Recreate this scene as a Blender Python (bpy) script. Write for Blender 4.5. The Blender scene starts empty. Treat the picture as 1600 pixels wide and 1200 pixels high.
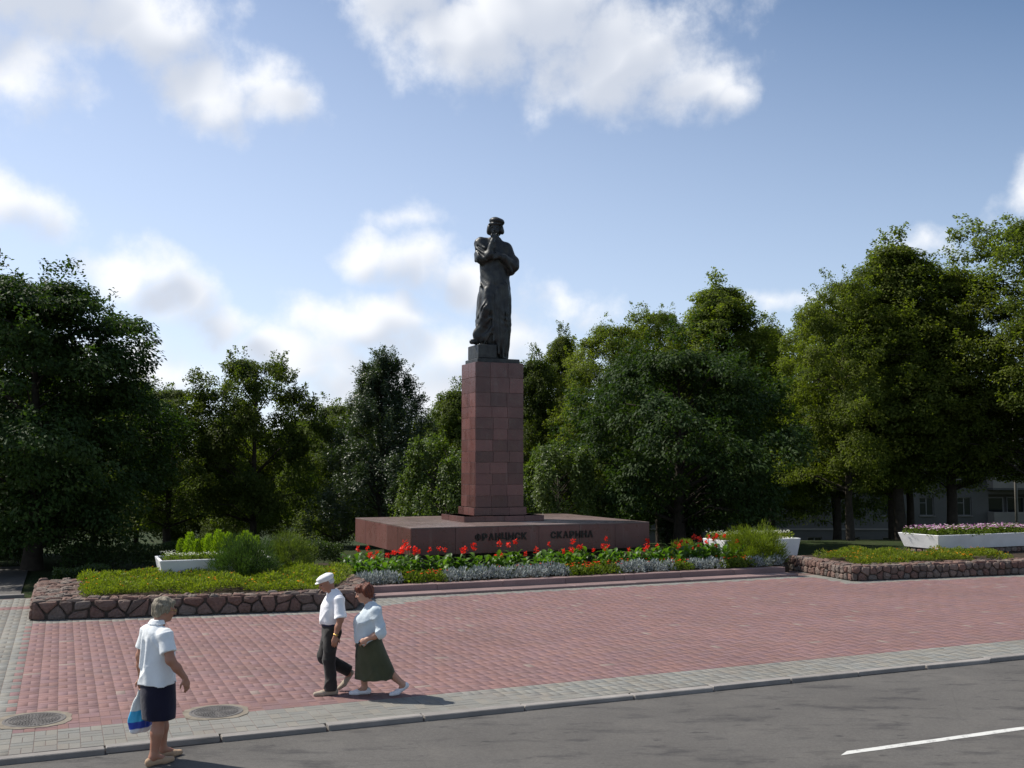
import bpy, bmesh, math, random
import numpy as np
from mathutils import Vector, Matrix, noise as mnoise

R = math.radians
SC = bpy.context.scene
COL = SC.collection

# ------------------------------------------------------------------ camera
cam_d = bpy.data.cameras.new('camera')
cam = bpy.data.objects.new('camera', cam_d)
COL.objects.link(cam)
cam_d.sensor_width = 36.0
cam_d.lens = 36.45
cam_d.clip_start = 0.1
cam_d.clip_end = 8000
cam.location = (0, 0, 3.1)
cam.rotation_euler = (R(90 + 4.41), 0, 0)
SC.camera = cam

# ------------------------------------------------------------------ light
SUN_EL = 50.0
SUN_DIR = Vector((-0.94, 0.35, 0)).normalized() * math.cos(R(SUN_EL)) + Vector((0, 0, math.sin(R(SUN_EL))))
sun_d = bpy.data.lights.new('sun', 'SUN')
sun_d.energy = 5.0
sun_d.angle = R(0.6)
sun_d.color = (1.0, 0.94, 0.85)
sun = bpy.data.objects.new('sun', sun_d)
COL.objects.link(sun)
sun.rotation_euler = (-SUN_DIR).to_track_quat('-Z', 'Y').to_euler()
sun.location = (-30, 25, 45)

SC.view_settings.view_transform = 'Standard'
SC.view_settings.look = 'None'
SC.view_settings.gamma = 1.0
SC.view_settings.exposure = 0.25
SC.view_settings.use_curve_mapping = False

# ------------------------------------------------------------------ sky with clouds
def build_world():
    w = bpy.data.worlds.new('World')
    SC.world = w
    w.use_nodes = True
    nt = w.node_tree
    nt.nodes.clear()
    N, L = nt.nodes, nt.links

    # ---- group: cloud density for a direction given as (azimuth, elevation) in radians
    g = bpy.data.node_groups.new('cloud_density', 'ShaderNodeTree')
    g.interface.new_socket('P', in_out='INPUT', socket_type='NodeSocketVector')
    g.interface.new_socket('D', in_out='OUTPUT', socket_type='NodeSocketFloat')
    g.interface.new_socket('S', in_out='OUTPUT', socket_type='NodeSocketFloat')
    gi = g.nodes.new('NodeGroupInput'); go = g.nodes.new('NodeGroupOutput')
    GN, GL = g.nodes, g.links
    def vm(op, a, b=None):
        n = GN.new('ShaderNodeVectorMath'); n.operation = op
        for i, s in enumerate((a, b)):
            if s is None: continue
            if isinstance(s, tuple): n.inputs[i].default_value = s
            else: GL.new(s, n.inputs[i])
        return n
    def mm(op, a, b=None, c=None, clamp=False):
        n = GN.new('ShaderNodeMath'); n.operation = op; n.use_clamp = clamp
        for i, s in enumerate((a, b, c)):
            if s is None: continue
            if isinstance(s, (int, float)): n.inputs[i].default_value = s
            else: GL.new(s, n.inputs[i])
        return n.outputs[0]
    def noi(vec, scale, detail, rough=0.55):
        n = GN.new('ShaderNodeTexNoise'); n.noise_dimensions = '2D'; n.inputs['Scale'].default_value = scale
        n.inputs['Detail'].default_value = detail; n.inputs['Roughness'].default_value = rough
        GL.new(vec, n.inputs['Vector']); return n
    P = gi.outputs['P']
    # warp
    w1 = noi(P, 9.0, 2)
    wv = vm('SUBTRACT', w1.outputs['Color'], (0.5, 0.5, 0.5))
    ws = vm('SCALE', wv.outputs[0]); ws.inputs['Scale'].default_value = 0.075
    Pw = vm('ADD', P, ws.outputs[0]).outputs[0]
    # cumulus banks: azimuth, elevation (deg), half sizes (deg), strength
    banks = CLOUDS
    cur = None
    for (az, el, rx, ry, s) in banks:
        n = GN.new('ShaderNodeVectorMath'); n.operation = 'MULTIPLY_ADD'
        GL.new(Pw, n.inputs[0]); n.inputs[1].default_value = (1 / R(rx), 1 / R(ry), 0); n.inputs[2].default_value = (-az / rx, -el / ry, 0)
        ln = vm('LENGTH', n.outputs[0]).outputs['Value']
        m = mm('MULTIPLY_ADD', ln, -s, s)
        cur = m if cur is None else mm('MAXIMUM', cur, m)
    # scattered clouds over the rest of the sky, away from the banks above
    far = vm('LENGTH', vm('MULTIPLY', vm('SUBTRACT', P, (0, R(9), 0)).outputs[0], (1 / R(33), 1 / R(24), 0)).outputs[0]).outputs['Value']
    gate = mm('MULTIPLY', mm('SUBTRACT', far, 1.12), 3.0, clamp=True)
    big = noi(P, 2.6, 2).outputs['Fac']
    gen = mm('MULTIPLY', mm('SUBTRACT', big, 0.58), 4.5)
    gen = mm('ADD', mm('MULTIPLY', gen, gate), mm('MULTIPLY', mm('SUBTRACT', gate, 1.0), 2.0))
    cur = mm('MAXIMUM', cur, gen)
    fine = noi(P, 22.0, 7, 0.60).outputs['Fac']
    mid = noi(P, 10.0, 2, 0.55).outputs['Fac']
    det = mm('ADD', mm('MULTIPLY', mm('SUBTRACT', fine, 0.5), 1.2), mm('MULTIPLY', mm('SUBTRACT', mid, 0.5), 0.8))
    d = mm('ADD', cur, det)
    GL.new(d, go.inputs['D'])
    # light comes from the upper left: parts with cloud on that side of them lie in its shade
    Pl = vm('ADD', Pw, (R(-1.3), R(1.7), 0)).outputs[0]
    lit = None
    for (az, el, rx, ry, s) in banks:
        if s < 0.6: continue
        n = GN.new('ShaderNodeVectorMath'); n.operation = 'MULTIPLY_ADD'
        GL.new(Pl, n.inputs[0]); n.inputs[1].default_value = (1 / R(rx), 1 / R(ry), 0); n.inputs[2].default_value = (-az / rx, -el / ry, 0)
        m = mm('MULTIPLY_ADD', vm('LENGTH', n.outputs[0]).outputs['Value'], -s, s)
        lit = m if lit is None else mm('MAXIMUM', lit, m)
    lit = mm('MAXIMUM', lit, mm('MULTIPLY', gen, 0.7))
    toward = noi(vm('ADD', P, (R(-0.9), R(1.3), 0)).outputs[0], 10.0, 2, 0.55).outputs['Fac']
    GL.new(mm('ADD', mm('MULTIPLY', mm('SUBTRACT', toward, mid), 1.8), mm('MULTIPLY_ADD', lit, 1.3, 0.12)), go.inputs['S'])

    def vmw(op, a, b=None):
        n = N.new('ShaderNodeVectorMath'); n.operation = op
        for i, s in enumerate((a, b)):
            if s is None: continue
            if isinstance(s, tuple): n.inputs[i].default_value = s
            else: L.new(s, n.inputs[i])
        return n
    def mw(op, a, b=None, c=None, clamp=False):
        n = N.new('ShaderNodeMath'); n.operation = op; n.use_clamp = clamp
        for i, s in enumerate((a, b, c)):
            if s is None: continue
            if isinstance(s, (int, float)): n.inputs[i].default_value = s
            else: L.new(s, n.inputs[i])
        return n.outputs[0]
    tc = N.new('ShaderNodeTexCoord')
    nrm = vmw('NORMALIZE', tc.outputs['Generated']).outputs[0]
    sx = N.new('ShaderNodeSeparateXYZ'); L.new(nrm, sx.inputs[0])
    az = mw('ARCTAN2', sx.outputs[0], sx.outputs[1])
    el = mw('ARCSINE', sx.outputs[2])
    cx = N.new('ShaderNodeCombineXYZ'); L.new(az, cx.inputs[0]); L.new(el, cx.inputs[1])
    gn = N.new('ShaderNodeGroup'); gn.node_tree = g
    L.new(cx.outputs[0], gn.inputs['P'])
    d0 = gn.outputs['D']
    cover = N.new('ShaderNodeMapRange'); cover.interpolation_type = 'SMOOTHSTEP'
    cover.inputs['From Min'].default_value = -0.24; cover.inputs['From Max'].default_value = 0.74
    cover.inputs['To Max'].default_value = 0.93
    L.new(d0, cover.inputs['Value'])
    # below the horizon no clouds
    up = mw('MULTIPLY', mw('ADD', el, 0.02), 25.0, clamp=True)
    cov = mw('MULTIPLY', cover.outputs[0], up)
    # how much cloud the light crosses before it reaches this place
    sh = N.new('ShaderNodeMapRange'); sh.interpolation_type = 'SMOOTHSTEP'
    sh.inputs['From Min'].default_value = -0.05; sh.inputs['From Max'].default_value = 1.25
    L.new(gn.outputs['S'], sh.inputs['Value'])
    ccol = N.new('ShaderNodeMix'); ccol.data_type = 'RGBA'
    ccol.inputs['A'].default_value = CLOUD_LIT; ccol.inputs['B'].default_value = CLOUD_DARK
    L.new(sh.outputs[0], ccol.inputs['Factor'])

    sky = N.new('ShaderNodeTexSky')
    sky.sky_type = 'NISHITA'; sky.sun_disc = False
    sky.sun_elevation = R(SUN_EL)
    sky.sun_rotation = math.atan2(SUN_DIR.x, SUN_DIR.y)
    sky.altitude = 100; sky.air_density = 1.0; sky.dust_density = 0.5; sky.ozone_density = 2.6
    # thin summer haze: thicker low down and towards the sun
    dt = vmw('DOT_PRODUCT', nrm, tuple(SUN_DIR)).outputs['Value']
    veil = mw('ADD', mw('MULTIPLY_ADD', el, -1.30, 0.63), mw('MULTIPLY', mw('SUBTRACT', dt, 0.45), 0.5))
    veil = mw('MINIMUM', mw('MAXIMUM', veil, 0.0), 0.6)
    hz = N.new('ShaderNodeMix'); hz.data_type = 'RGBA'
    hz.inputs['B'].default_value = (8.2, 9.1, 11.4, 1)
    L.new(veil, hz.inputs['Factor']); L.new(sky.outputs[0], hz.inputs['A'])
    mx = N.new('ShaderNodeMix'); mx.data_type = 'RGBA'
    L.new(cov, mx.inputs['Factor']); L.new(hz.outputs['Result'], mx.inputs['A']); L.new(ccol.outputs['Result'], mx.inputs['B'])
    bg = N.new('ShaderNodeBackground'); bg.inputs['Strength'].default_value = SKY_STRENGTH
    L.new(mx.outputs['Result'], bg.inputs['Color'])
    out = N.new('ShaderNodeOutputWorld'); L.new(bg.outputs[0], out.inputs['Surface'])

SKY_STRENGTH = 0.10
CLOUD_LIT = (8.9, 9.0, 9.2, 1)
CLOUD_DARK = (5.6, 6.0, 6.8, 1)
# azimuth, elevation, half width, half height in degrees, strength
CLOUDS = [
    # upper left bank
    (-26.0, 23.5, 6.0, 4.0, 1.0), (-20.5, 22.0, 5.5, 3.0, 1.0), (-16.5, 19.6, 4.4, 2.3, 0.9), (-13.2, 18.6, 2.4, 1.3, 0.7),
    (-27.0, 20.0, 4.5, 2.4, 0.6),
    # upper middle bank
    (-6.5, 25.6, 4.2, 4.0, 1.1), (-2.5, 23.0, 5.0, 3.0, 1.0), (1.5, 24.5, 6.0, 3.8, 1.2), (5.5, 21.8, 6.0, 3.2, 1.2), (10.0, 20.3, 3.6, 2.0, 1.0),
    (9.2, 25.2, 2.6, 2.0, 0.25), (3.0, 29.5, 8.0, 4.0, 1.0), (12.2, 19.3, 1.6, 0.9, 0.7),
    # behind the statue
    (-7.8, 11.5, 2.1, 2.0, 1.0), (-5.0, 11.3, 2.7, 2.2, 1.0), (-2.4, 10.0, 2.3, 1.8, 0.9), (-6.3, 13.7, 2.3, 0.7, 0.45), (1.8, 8.9, 2.6, 1.6, 0.7), (3.6, 8.2, 1.5, 1.0, 0.5),
    # lower left
    (-20.5, 9.9, 2.4, 1.4, 0.9), (-18.0, 8.5, 3.2, 1.9, 1.0), (-15.8, 7.3, 2.2, 1.3, 0.9), (-26.0, 12.4, 3.0, 1.9, 0.7),
    # low band
    (-8.0, 7.3, 5.5, 1.7, 0.85), (-12.5, 5.6, 4.5, 1.8, 0.9), (-4.0, 6.2, 4.0, 2.0, 0.9), (0.5, 6.6, 4.0, 2.0, 0.7), (-6.0, 3.5, 9.0, 2.2, 0.8), (-21, 5.0, 5.0, 1.8, 0.8),
    # right
    (22.2, 11.6, 1.9, 0.8, 0.55), (26.4, 13.6, 0.9, 1.0, 0.6), (15.0, 8.6, 2.0, 0.6, 0.35),
]
build_world()
SC.world.cycles.sampling_method = 'MANUAL'
SC.world.cycles.sample_map_resolution = 256
# ------------------------------------------------------------------ helpers
ANG = R(23.4)
CU, SU = math.cos(ANG), math.sin(ANG)
OX, OY = -0.46, 32.0
def W(u, v, z=0.0):
    """square frame: u along the street, v away from it -> world"""
    return (OX + u * CU - v * SU, OY + u * SU + v * CU, z)
def UV(x, y):
    a, b = x - OX, y - OY
    return (a * CU + b * SU, -a * SU + b * CU)

def tag(o, label=None, cat=None, group=None, kind=None):
    if label: o['label'] = label
    if cat: o['category'] = cat
    if group: o['group'] = group
    if kind: o['kind'] = kind
    return o

def mesh_np(name, verts, faces, mat=None, smooth=False, cols=None):
    """verts (n,3); faces: (m,k) array or list of lists"""
    me = bpy.data.meshes.new(name)
    verts = np.asarray(verts, dtype=np.float32)
    if isinstance(faces, np.ndarray):
        m, k = faces.shape
        me.vertices.add(len(verts)); me.vertices.foreach_set('co', verts.ravel())
        me.loops.add(m * k); me.loops.foreach_set('vertex_index', faces.astype(np.int32).ravel())
        me.polygons.add(m)
        me.polygons.foreach_set('loop_start', np.arange(0, m * k, k, dtype=np.int32))
        me.polygons.foreach_set('loop_total', np.full(m, k, dtype=np.int32))
        me.update(calc_edges=True)
    else:
        me.from_pydata([tuple(map(float, v)) for v in verts], [], faces); me.update()
    if cols is not None:
        ca = me.color_attributes.new('tint', 'FLOAT_COLOR', 'POINT')
        c4 = np.ones((len(verts), 4), np.float32); c4[:, :3] = cols
        ca.data.foreach_set('color', c4.ravel())
    me.validate()
    if smooth: me.polygons.foreach_set('use_smooth', np.ones(len(me.polygons), bool))
    if mat: me.materials.append(mat)
    return me

def obj(name, me, parent=None, loc=None, rotz=None):
    o = bpy.data.objects.new(name, me); COL.objects.link(o)
    if parent: o.parent = parent
    if loc is not None: o.location = loc
    if rotz is not None: o.rotation_euler = (0, 0, rotz)
    return o
def empty(name, loc=(0, 0, 0), rotz=0.0):
    o = bpy.data.objects.new(name, None); COL.objects.link(o)
    o.location = loc; o.rotation_euler = (0, 0, rotz); o.empty_display_size = 0.2
    return o
def copy_tree(o, parent=None):
    c = o.copy(); COL.objects.link(c); c.parent = parent
    for ch in o.children: copy_tree(ch, c)
    return c

class MB:
    """collects boxes, prisms and tubes into one mesh"""
    def __init__(self): self.v = []; self.f = []
    def add(self, vs, fs):
        b = len(self.v); self.v += [tuple(p) for p in vs]; self.f += [[i + b for i in f] for f in fs]; return self
    def box(self, x0, x1, y0, y1, z0, z1):
        return self.add([(x0,y0,z0),(x1,y0,z0),(x1,y1,z0),(x0,y1,z0),(x0,y0,z1),(x1,y0,z1),(x1,y1,z1),(x0,y1,z1)],
                        [[0,3,2,1],[4,5,6,7],[0,1,5,4],[1,2,6,5],[2,3,7,6],[3,0,4,7]])
    def bbox(self, x0, x1, y0, y1, z0, z1, c):
        """box with chamfered edges"""
        bm = bmesh.new(); bmesh.ops.create_cube(bm, size=1)
        for v in bm.verts:
            v.co = Vector(((x0+x1)/2 + v.co.x*(x1-x0), (y0+y1)/2 + v.co.y*(y1-y0), (z0+z1)/2 + v.co.z*(z1-z0)))
        bmesh.ops.bevel(bm, geom=bm.edges[:], offset=c, segments=1, affect='EDGES')
        bm.verts.index_update()
        self.add([v.co[:] for v in bm.verts], [[v.index for v in f.verts] for f in bm.faces]); bm.free(); return self
    def prism(self, poly, z0, z1):
        n = len(poly)
        return self.add([(p[0],p[1],z0) for p in poly] + [(p[0],p[1],z1) for p in poly],
                        [list(range(n))[::-1], list(range(n, 2*n))] + [[i,(i+1)%n,n+(i+1)%n,n+i] for i in range(n)])
    def tube(self, pts, rad, n=8, cap=True):
        pts = [Vector(p) for p in pts]; base = len(self.v); k = len(pts)
        for i, p in enumerate(pts):
            d = (pts[min(i+1,k-1)] - pts[max(i-1,0)]).normalized()
            a = d.orthogonal().normalized() if i == 0 else (a - d * a.dot(d)).normalized()
            b = d.cross(a); r = rad[i] if hasattr(rad, '__len__') else rad
            for j in range(n):
                t = 2*math.pi*j/n; self.v.append(tuple(p + (a*math.cos(t) + b*math.sin(t))*r))
        for i in range(k-1):
            for j in range(n):
                self.f.append([base+i*n+j, base+i*n+(j+1)%n, base+(i+1)*n+(j+1)%n, base+(i+1)*n+j])
        if cap:
            self.f.append([base+j for j in range(n)][::-1]); self.f.append([base+(k-1)*n+j for j in range(n)])
        return self
    def lathe(self, prof, n=24, cx=0, cy=0):
        base = len(self.v); k = len(prof)
        for r, z in prof:
            for j in range(n):
                t = 2*math.pi*j/n; self.v.append((cx+r*math.cos(t), cy+r*math.sin(t), z))
        for i in range(k-1):
            for j in range(n):
                self.f.append([base+i*n+j, base+i*n+(j+1)%n, base+(i+1)*n+(j+1)%n, base+(i+1)*n+j])
        self.f.append([base+j for j in range(n)][::-1]); self.f.append([base+(k-1)*n+j for j in range(n)])
        return self
    def mesh(self, name, mat=None, smooth=False): return mesh_np(name, self.v, self.f, mat, smooth)
    def build(self, name, mat=None, parent=None, smooth=False): return obj(name, self.mesh(name, mat, smooth), parent)

# ------------------------------------------------------------------ materials
class NT:
    def __init__(self, name):
        self.m = bpy.data.materials.new(name); self.m.use_nodes = True
        self.t = self.m.node_tree; self.t.nodes.clear()
        self.out = self.n('ShaderNodeOutputMaterial')
    def n(self, typ, **kw):
        x = self.t.nodes.new(typ)
        for k, v in kw.items(): setattr(x, k, v)
        return x
    def l(self, a, b): self.t.links.new(a, b)
    def geo(self): return self.n('ShaderNodeNewGeometry').outputs['Position']
    def objc(self): return self.n('ShaderNodeTexCoord').outputs['Object']
    def noise(self, vec, scale, detail=4, rough=0.55, out='Fac'):
        x = self.n('ShaderNodeTexNoise'); x.inputs['Scale'].default_value = scale; x.inputs['Detail'].default_value = detail
        x.inputs['Roughness'].default_value = rough
        if vec is not None: self.l(vec, x.inputs['Vector'])
        return x.outputs[out]
    def rng(self, val, a, b, c=0.0, d=1.0):
        x = self.n('ShaderNodeMapRange'); self.l(val, x.inputs['Value'])
        x.inputs['From Min'].default_value = a; x.inputs['From Max'].default_value = b
        x.inputs['To Min'].default_value = c; x.inputs['To Max'].default_value = d; return x.outputs[0]
    def mix(self, fac, a, b, mode='MIX'):
        x = self.n('ShaderNodeMix', data_type='RGBA', blend_type=mode)
        for s, v in (('Factor', fac), ('A', a), ('B', b)):
            if isinstance(v, (int, float)): x.inputs[s].default_value = v
            elif isinstance(v, tuple): x.inputs[s].default_value = v + (1,) if len(v) == 3 else v
            else: self.l(v, x.inputs[s])
        return x.outputs['Result']
    def math(self, op, a, b=0.0, clamp=False):
        x = self.n('ShaderNodeMath', operation=op, use_clamp=clamp)
        for i, v in enumerate((a, b)):
            if isinstance(v, (int, float)): x.inputs[i].default_value = v
            else: self.l(v, x.inputs[i])
        return x.outputs[0]
    def scale(self, col, val):
        x = self.n('ShaderNodeVectorMath', operation='SCALE')
        if isinstance(col, tuple): x.inputs[0].default_value = col
        else: self.l(col, x.inputs[0])
        if isinstance(val, (int, float)): x.inputs['Scale'].default_value = val
        else: self.l(val, x.inputs['Scale'])
        return x.outputs[0]
    def tint(self):
        x = self.n('ShaderNodeVertexColor'); x.layer_name = 'tint'; return x.outputs['Color']
    def rand(self): return self.n('ShaderNodeObjectInfo').outputs['Random']
    def bsdf(self, col, rough=0.8, spec=0.3, metal=0.0, bump=None, bstr=0.3, bdist=0.01, sheen=0.0):
        b = self.n('ShaderNodeBsdfPrincipled')
        for s, v in (('Base Color', col), ('Roughness', rough), ('Specular IOR Level', spec), ('Metallic', metal)):
            if isinstance(v, (int, float)): b.inputs[s].default_value = v
            elif isinstance(v, tuple): b.inputs[s].default_value = v + (1,)
            else: self.l(v, b.inputs[s])
        if sheen: b.inputs['Sheen Weight'].default_value = sheen
        if bump is not None:
            k = self.n('ShaderNodeBump'); k.inputs['Strength'].default_value = bstr; k.inputs['Distance'].default_value = bdist
            self.l(bump, k.inputs['Height']); self.l(k.outputs[0], b.inputs['Normal'])
        return b.outputs[0]
    def fin(self, sh): self.l(sh, self.out.inputs['Surface']); return self.m

def mat_simple(name, col, rough=0.8, spec=0.3, var=0.25, scale=8.0, bump=0.0, metal=0.0, world=False, randv=0.0, sheen=0.0, bscale=None):
    t = NT(name); p = t.geo() if world else t.objc()
    nz = t.noise(p, scale, 5)
    k = t.rng(nz, 0.25, 0.75, 1 - var, 1 + var)
    if randv: k = t.math('MULTIPLY', k, t.rng(t.rand(), 0, 1, 1 - randv, 1 + randv))
    c = t.scale(col, k)
    bn = t.noise(p, bscale or scale * 6, 6) if bump else None
    return t.fin(t.bsdf(c, rough, spec, metal, bn, bump, 0.01, sheen))

def mat_leaf(name, c1, c2, trans=0.35, rough=0.5, spec=0.35, tcol=None):
    """thin leaf: tint attribute .r mixes the two greens, .g scales value"""
    t = NT(name)
    ti = t.tint(); s = t.n('ShaderNodeSeparateColor'); t.l(ti, s.inputs[0])
    c = t.mix(s.outputs[0], c1, c2)
    k = t.math('MULTIPLY', t.rng(s.outputs[1], 0, 1, 0.65, 1.35), t.rng(t.rand(), 0, 1, 0.85, 1.15))
    c = t.scale(c, k)
    b = t.bsdf(c, rough, spec)
    tr = t.n('ShaderNodeBsdfTranslucent')
    t.l(t.mix(1.0, c, tcol or (1.9, 2.1, 0.55), 'MULTIPLY'), tr.inputs['Color'])
    m = t.n('ShaderNodeMixShader'); m.inputs[0].default_value = trans
    t.l(b, m.inputs[1]); t.l(tr.outputs[0], m.inputs[2])
    return t.fin(m.outputs[0])

# ------------------------------------------------------------------ signed distance modelling
def _bb(ps, r):
    ps = np.array(ps, float); return ps.min(0) - r, ps.max(0) + r
def cap(p1, r1, p2, r2):
    p1 = np.array(p1, float); p2 = np.array(p2, float); d = p2 - p1; L2 = max(d @ d, 1e-9)
    def f(X, Y, Z):
        t = np.clip(((X-p1[0])*d[0] + (Y-p1[1])*d[1] + (Z-p1[2])*d[2]) / L2, 0, 1)
        return np.sqrt((X-p1[0]-t*d[0])**2 + (Y-p1[1]-t*d[1])**2 + (Z-p1[2]-t*d[2])**2) - (r1 + t*(r2-r1))
    return f, *_bb([p1, p2], max(r1, r2))
def cyl(p1, r1, p2, r2):
    """tapered cylinder with flat ends"""
    p1 = np.array(p1, float); p2 = np.array(p2, float); d = p2 - p1; L = math.sqrt(d @ d); d = d / L
    def f(X, Y, Z):
        a = (X-p1[0])*d[0] + (Y-p1[1])*d[1] + (Z-p1[2])*d[2]
        rr = np.sqrt(np.maximum((X-p1[0])**2 + (Y-p1[1])**2 + (Z-p1[2])**2 - a*a, 0))
        t = np.clip(a / L, 0, 1)
        return np.maximum(rr - (r1 + t*(r2-r1)), np.maximum(-a, a - L))
    return f, *_bb([p1, p2], max(r1, r2))
def ell(c, r, rot=None):
    c = np.array(c, float); r = np.array(r, float); M = np.eye(3) if rot is None else np.array(rot)
    def f(X, Y, Z):
        x, y, z = X-c[0], Y-c[1], Z-c[2]
        a = M[0][0]*x + M[1][0]*y + M[2][0]*z; b = M[0][1]*x + M[1][1]*y + M[2][1]*z; e = M[0][2]*x + M[1][2]*y + M[2][2]*z
        k0 = np.sqrt((a/r[0])**2 + (b/r[1])**2 + (e/r[2])**2); k1 = np.sqrt((a/r[0]**2)**2 + (b/r[1]**2)**2 + (e/r[2]**2)**2)
        return k0*(k0-1)/np.maximum(k1, 1e-6)
    return f, *_bb([c], r.max())
def loft(secs, fold=None, pw=2.0):
    """stack of ellipses along z: (z, cx, cy, rx, ry); fold(theta, z) -> relative radius change"""
    S = np.array(sorted(secs), float); zs = S[:, 0]
    # resample smoothly
    zz = np.linspace(zs[0], zs[-1], 120); T = [np.interp(zz, zs, S[:, i]) for i in range(1, 5)]
    ker = np.hanning(13); ker /= ker.sum()
    T = [np.convolve(np.pad(q, 6, mode='edge'), ker, 'valid') for q in T]
    def f(X, Y, Z):
        cx, cy, rx, ry = [np.interp(Z, zz, q) for q in T]
        a = X - cx; b = Y - cy
        k = 1.0
        if fold is not None: k = 1.0 + fold(np.arctan2(b, a), Z)
        q = (np.abs(a/(rx*k))**pw + np.abs(b/(ry*k))**pw)**(1/pw)
        d = (q - 1) * np.minimum(rx, ry)
        return np.maximum(d, np.maximum(zs[0] - Z, Z - zs[-1]))
    rm = max(S[:, 3].max(), S[:, 4].max())*1.2
    lo = np.array([(S[:, 1]-S[:, 3]*1.25).min(), (S[:, 2]-S[:, 4]*1.25).min(), zs[0]]); hi = np.array([(S[:, 1]+S[:, 3]*1.25).max(), (S[:, 2]+S[:, 4]*1.25).max(), zs[-1]])
    return f, lo, hi
def boxp(lo, hi, rr=0.0):
    lo = np.array(lo, float); hi = np.array(hi, float); c = (lo+hi)/2; h = (hi-lo)/2 - rr
    def f(X, Y, Z):
        q = [np.abs(X-c[0])-h[0], np.abs(Y-c[1])-h[1], np.abs(Z-c[2])-h[2]]
        o = np.sqrt(sum(np.maximum(k, 0)**2 for k in q)); return o + np.minimum(np.maximum(np.maximum(q[0], q[1]), q[2]), 0) - rr
    return f, lo, hi

def sdf_mesh(name, items, h, mat, post=None, smooth_iter=1):
    """items: (prim, k) smooth union, or (prim, k, 'sub') smooth cut, or (prim, k, 'int').  Surface nets."""
    add = [i for i in items if len(i) == 2]
    lo = np.min([i[0][1] for i in add], 0) - 3*h; hi = np.max([i[0][2] for i in add], 0) + 3*h
    n = np.ceil((hi - lo)/h).astype(int) + 1
    ax = [lo[i] + np.arange(n[i])*h for i in range(3)]
    D = np.full(n, 1.0, np.float32)
    for it in items:
        (f, a, b), k = it[0], it[1]; mode = it[2] if len(it) > 2 else 'add'
        mar = max(k, 2*h) + 3*h
        i0 = np.clip(np.floor((a - mar - lo)/h).astype(int), 0, n); i1 = np.clip(np.ceil((b + mar - lo)/h).astype(int) + 1, 0, n)
        if mode == 'int': i0 = np.zeros(3, int); i1 = n
        if np.any(i1 <= i0): continue
        sl = tuple(slice(i0[j], i1[j]) for j in range(3))
        X, Y, Z = np.meshgrid(ax[0][sl[0]], ax[1][sl[1]], ax[2][sl[2]], indexing='ij', sparse=True)
        d = f(X, Y, Z).astype(np.float32); e = D[sl]
        if mode == 'add':
            D[sl] = np.minimum(e, d) - (np.maximum(k - np.abs(e-d), 0)**2/(4*k) if k > 0 else 0)
        else:
            if mode == 'sub': d = -d
            D[sl] = np.maximum(e, d) + (np.maximum(k - np.abs(e-d), 0)**2/(4*k) if k > 0 else 0)
    if post is not None:
        X, Y, Z = np.meshgrid(*ax, indexing='ij', sparse=True); D = (D + post(X, Y, Z)).astype(np.float32)
    D[0] = D[-1] = 1; D[:, 0] = D[:, -1] = 1; D[:, :, 0] = D[:, :, -1] = 1
    ins = D < 0
    c = np.zeros(n-1, np.int8)
    for dx in (0, 1):
        for dy in (0, 1):
            for dz in (0, 1): c += ins[dx:n[0]-1+dx, dy:n[1]-1+dy, dz:n[2]-1+dz]
    cells = np.argwhere((c > 0) & (c < 8)); idx = np.full(n-1, -1, np.int32); idx[tuple(cells.T)] = np.arange(len(cells))
    acc = np.zeros((len(cells), 3)); cnt = np.zeros(len(cells))
    for axis in range(3):
        o = [a for a in range(3) if a != axis]
        for p in (0, 1):
            for q in (0, 1):
                A = cells.copy(); A[:, o[0]] += p; A[:, o[1]] += q; B = A.copy(); B[:, axis] += 1
                da = D[tuple(A.T)]; db = D[tuple(B.T)]; m = (da < 0) != (db < 0)
                t = np.where(m, da/np.where(m, da-db, 1), 0)
                pos = A.astype(float); pos[:, axis] += t
                acc[m] += pos[m]; cnt[m] += 1
    V = lo + acc/cnt[:, None]*h
    faces = []
    for axis in range(3):
        o = [(axis+1) % 3, (axis+2) % 3]
        a = [slice(None)]*3; b = [slice(None)]*3; a[axis] = slice(0, -1); b[axis] = slice(1, None)
        sa = ins[tuple(a)]; sb = ins[tuple(b)]
        E = np.argwhere(sa != sb); E = E[(E[:, o[0]] > 0) & (E[:, o[1]] > 0)]
        flip = sa[tuple(E.T)]
        q = []
        for (p, r) in ((-1, -1), (0, -1), (0, 0), (-1, 0)):
            cc = E.copy(); cc[:, o[0]] += p; cc[:, o[1]] += r; q.append(idx[tuple(cc.T)])
        q = np.stack(q, 1); q[~flip] = q[~flip][:, ::-1]; faces.append(q)
    Fq = np.concatenate(faces)
    for _ in range(smooth_iter):
        s = np.zeros_like(V); k = np.zeros(len(V))
        for i in range(4):
            j = (i+1) % 4
            np.add.at(s, Fq[:, i], V[Fq[:, j]]); np.add.at(k, Fq[:, i], 1); np.add.at(s, Fq[:, j], V[Fq[:, i]]); np.add.at(k, Fq[:, j], 1)
        V = 0.5*V + 0.5*s/k[:, None]
    return mesh_np(name, V, Fq, mat, smooth=True)

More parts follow.
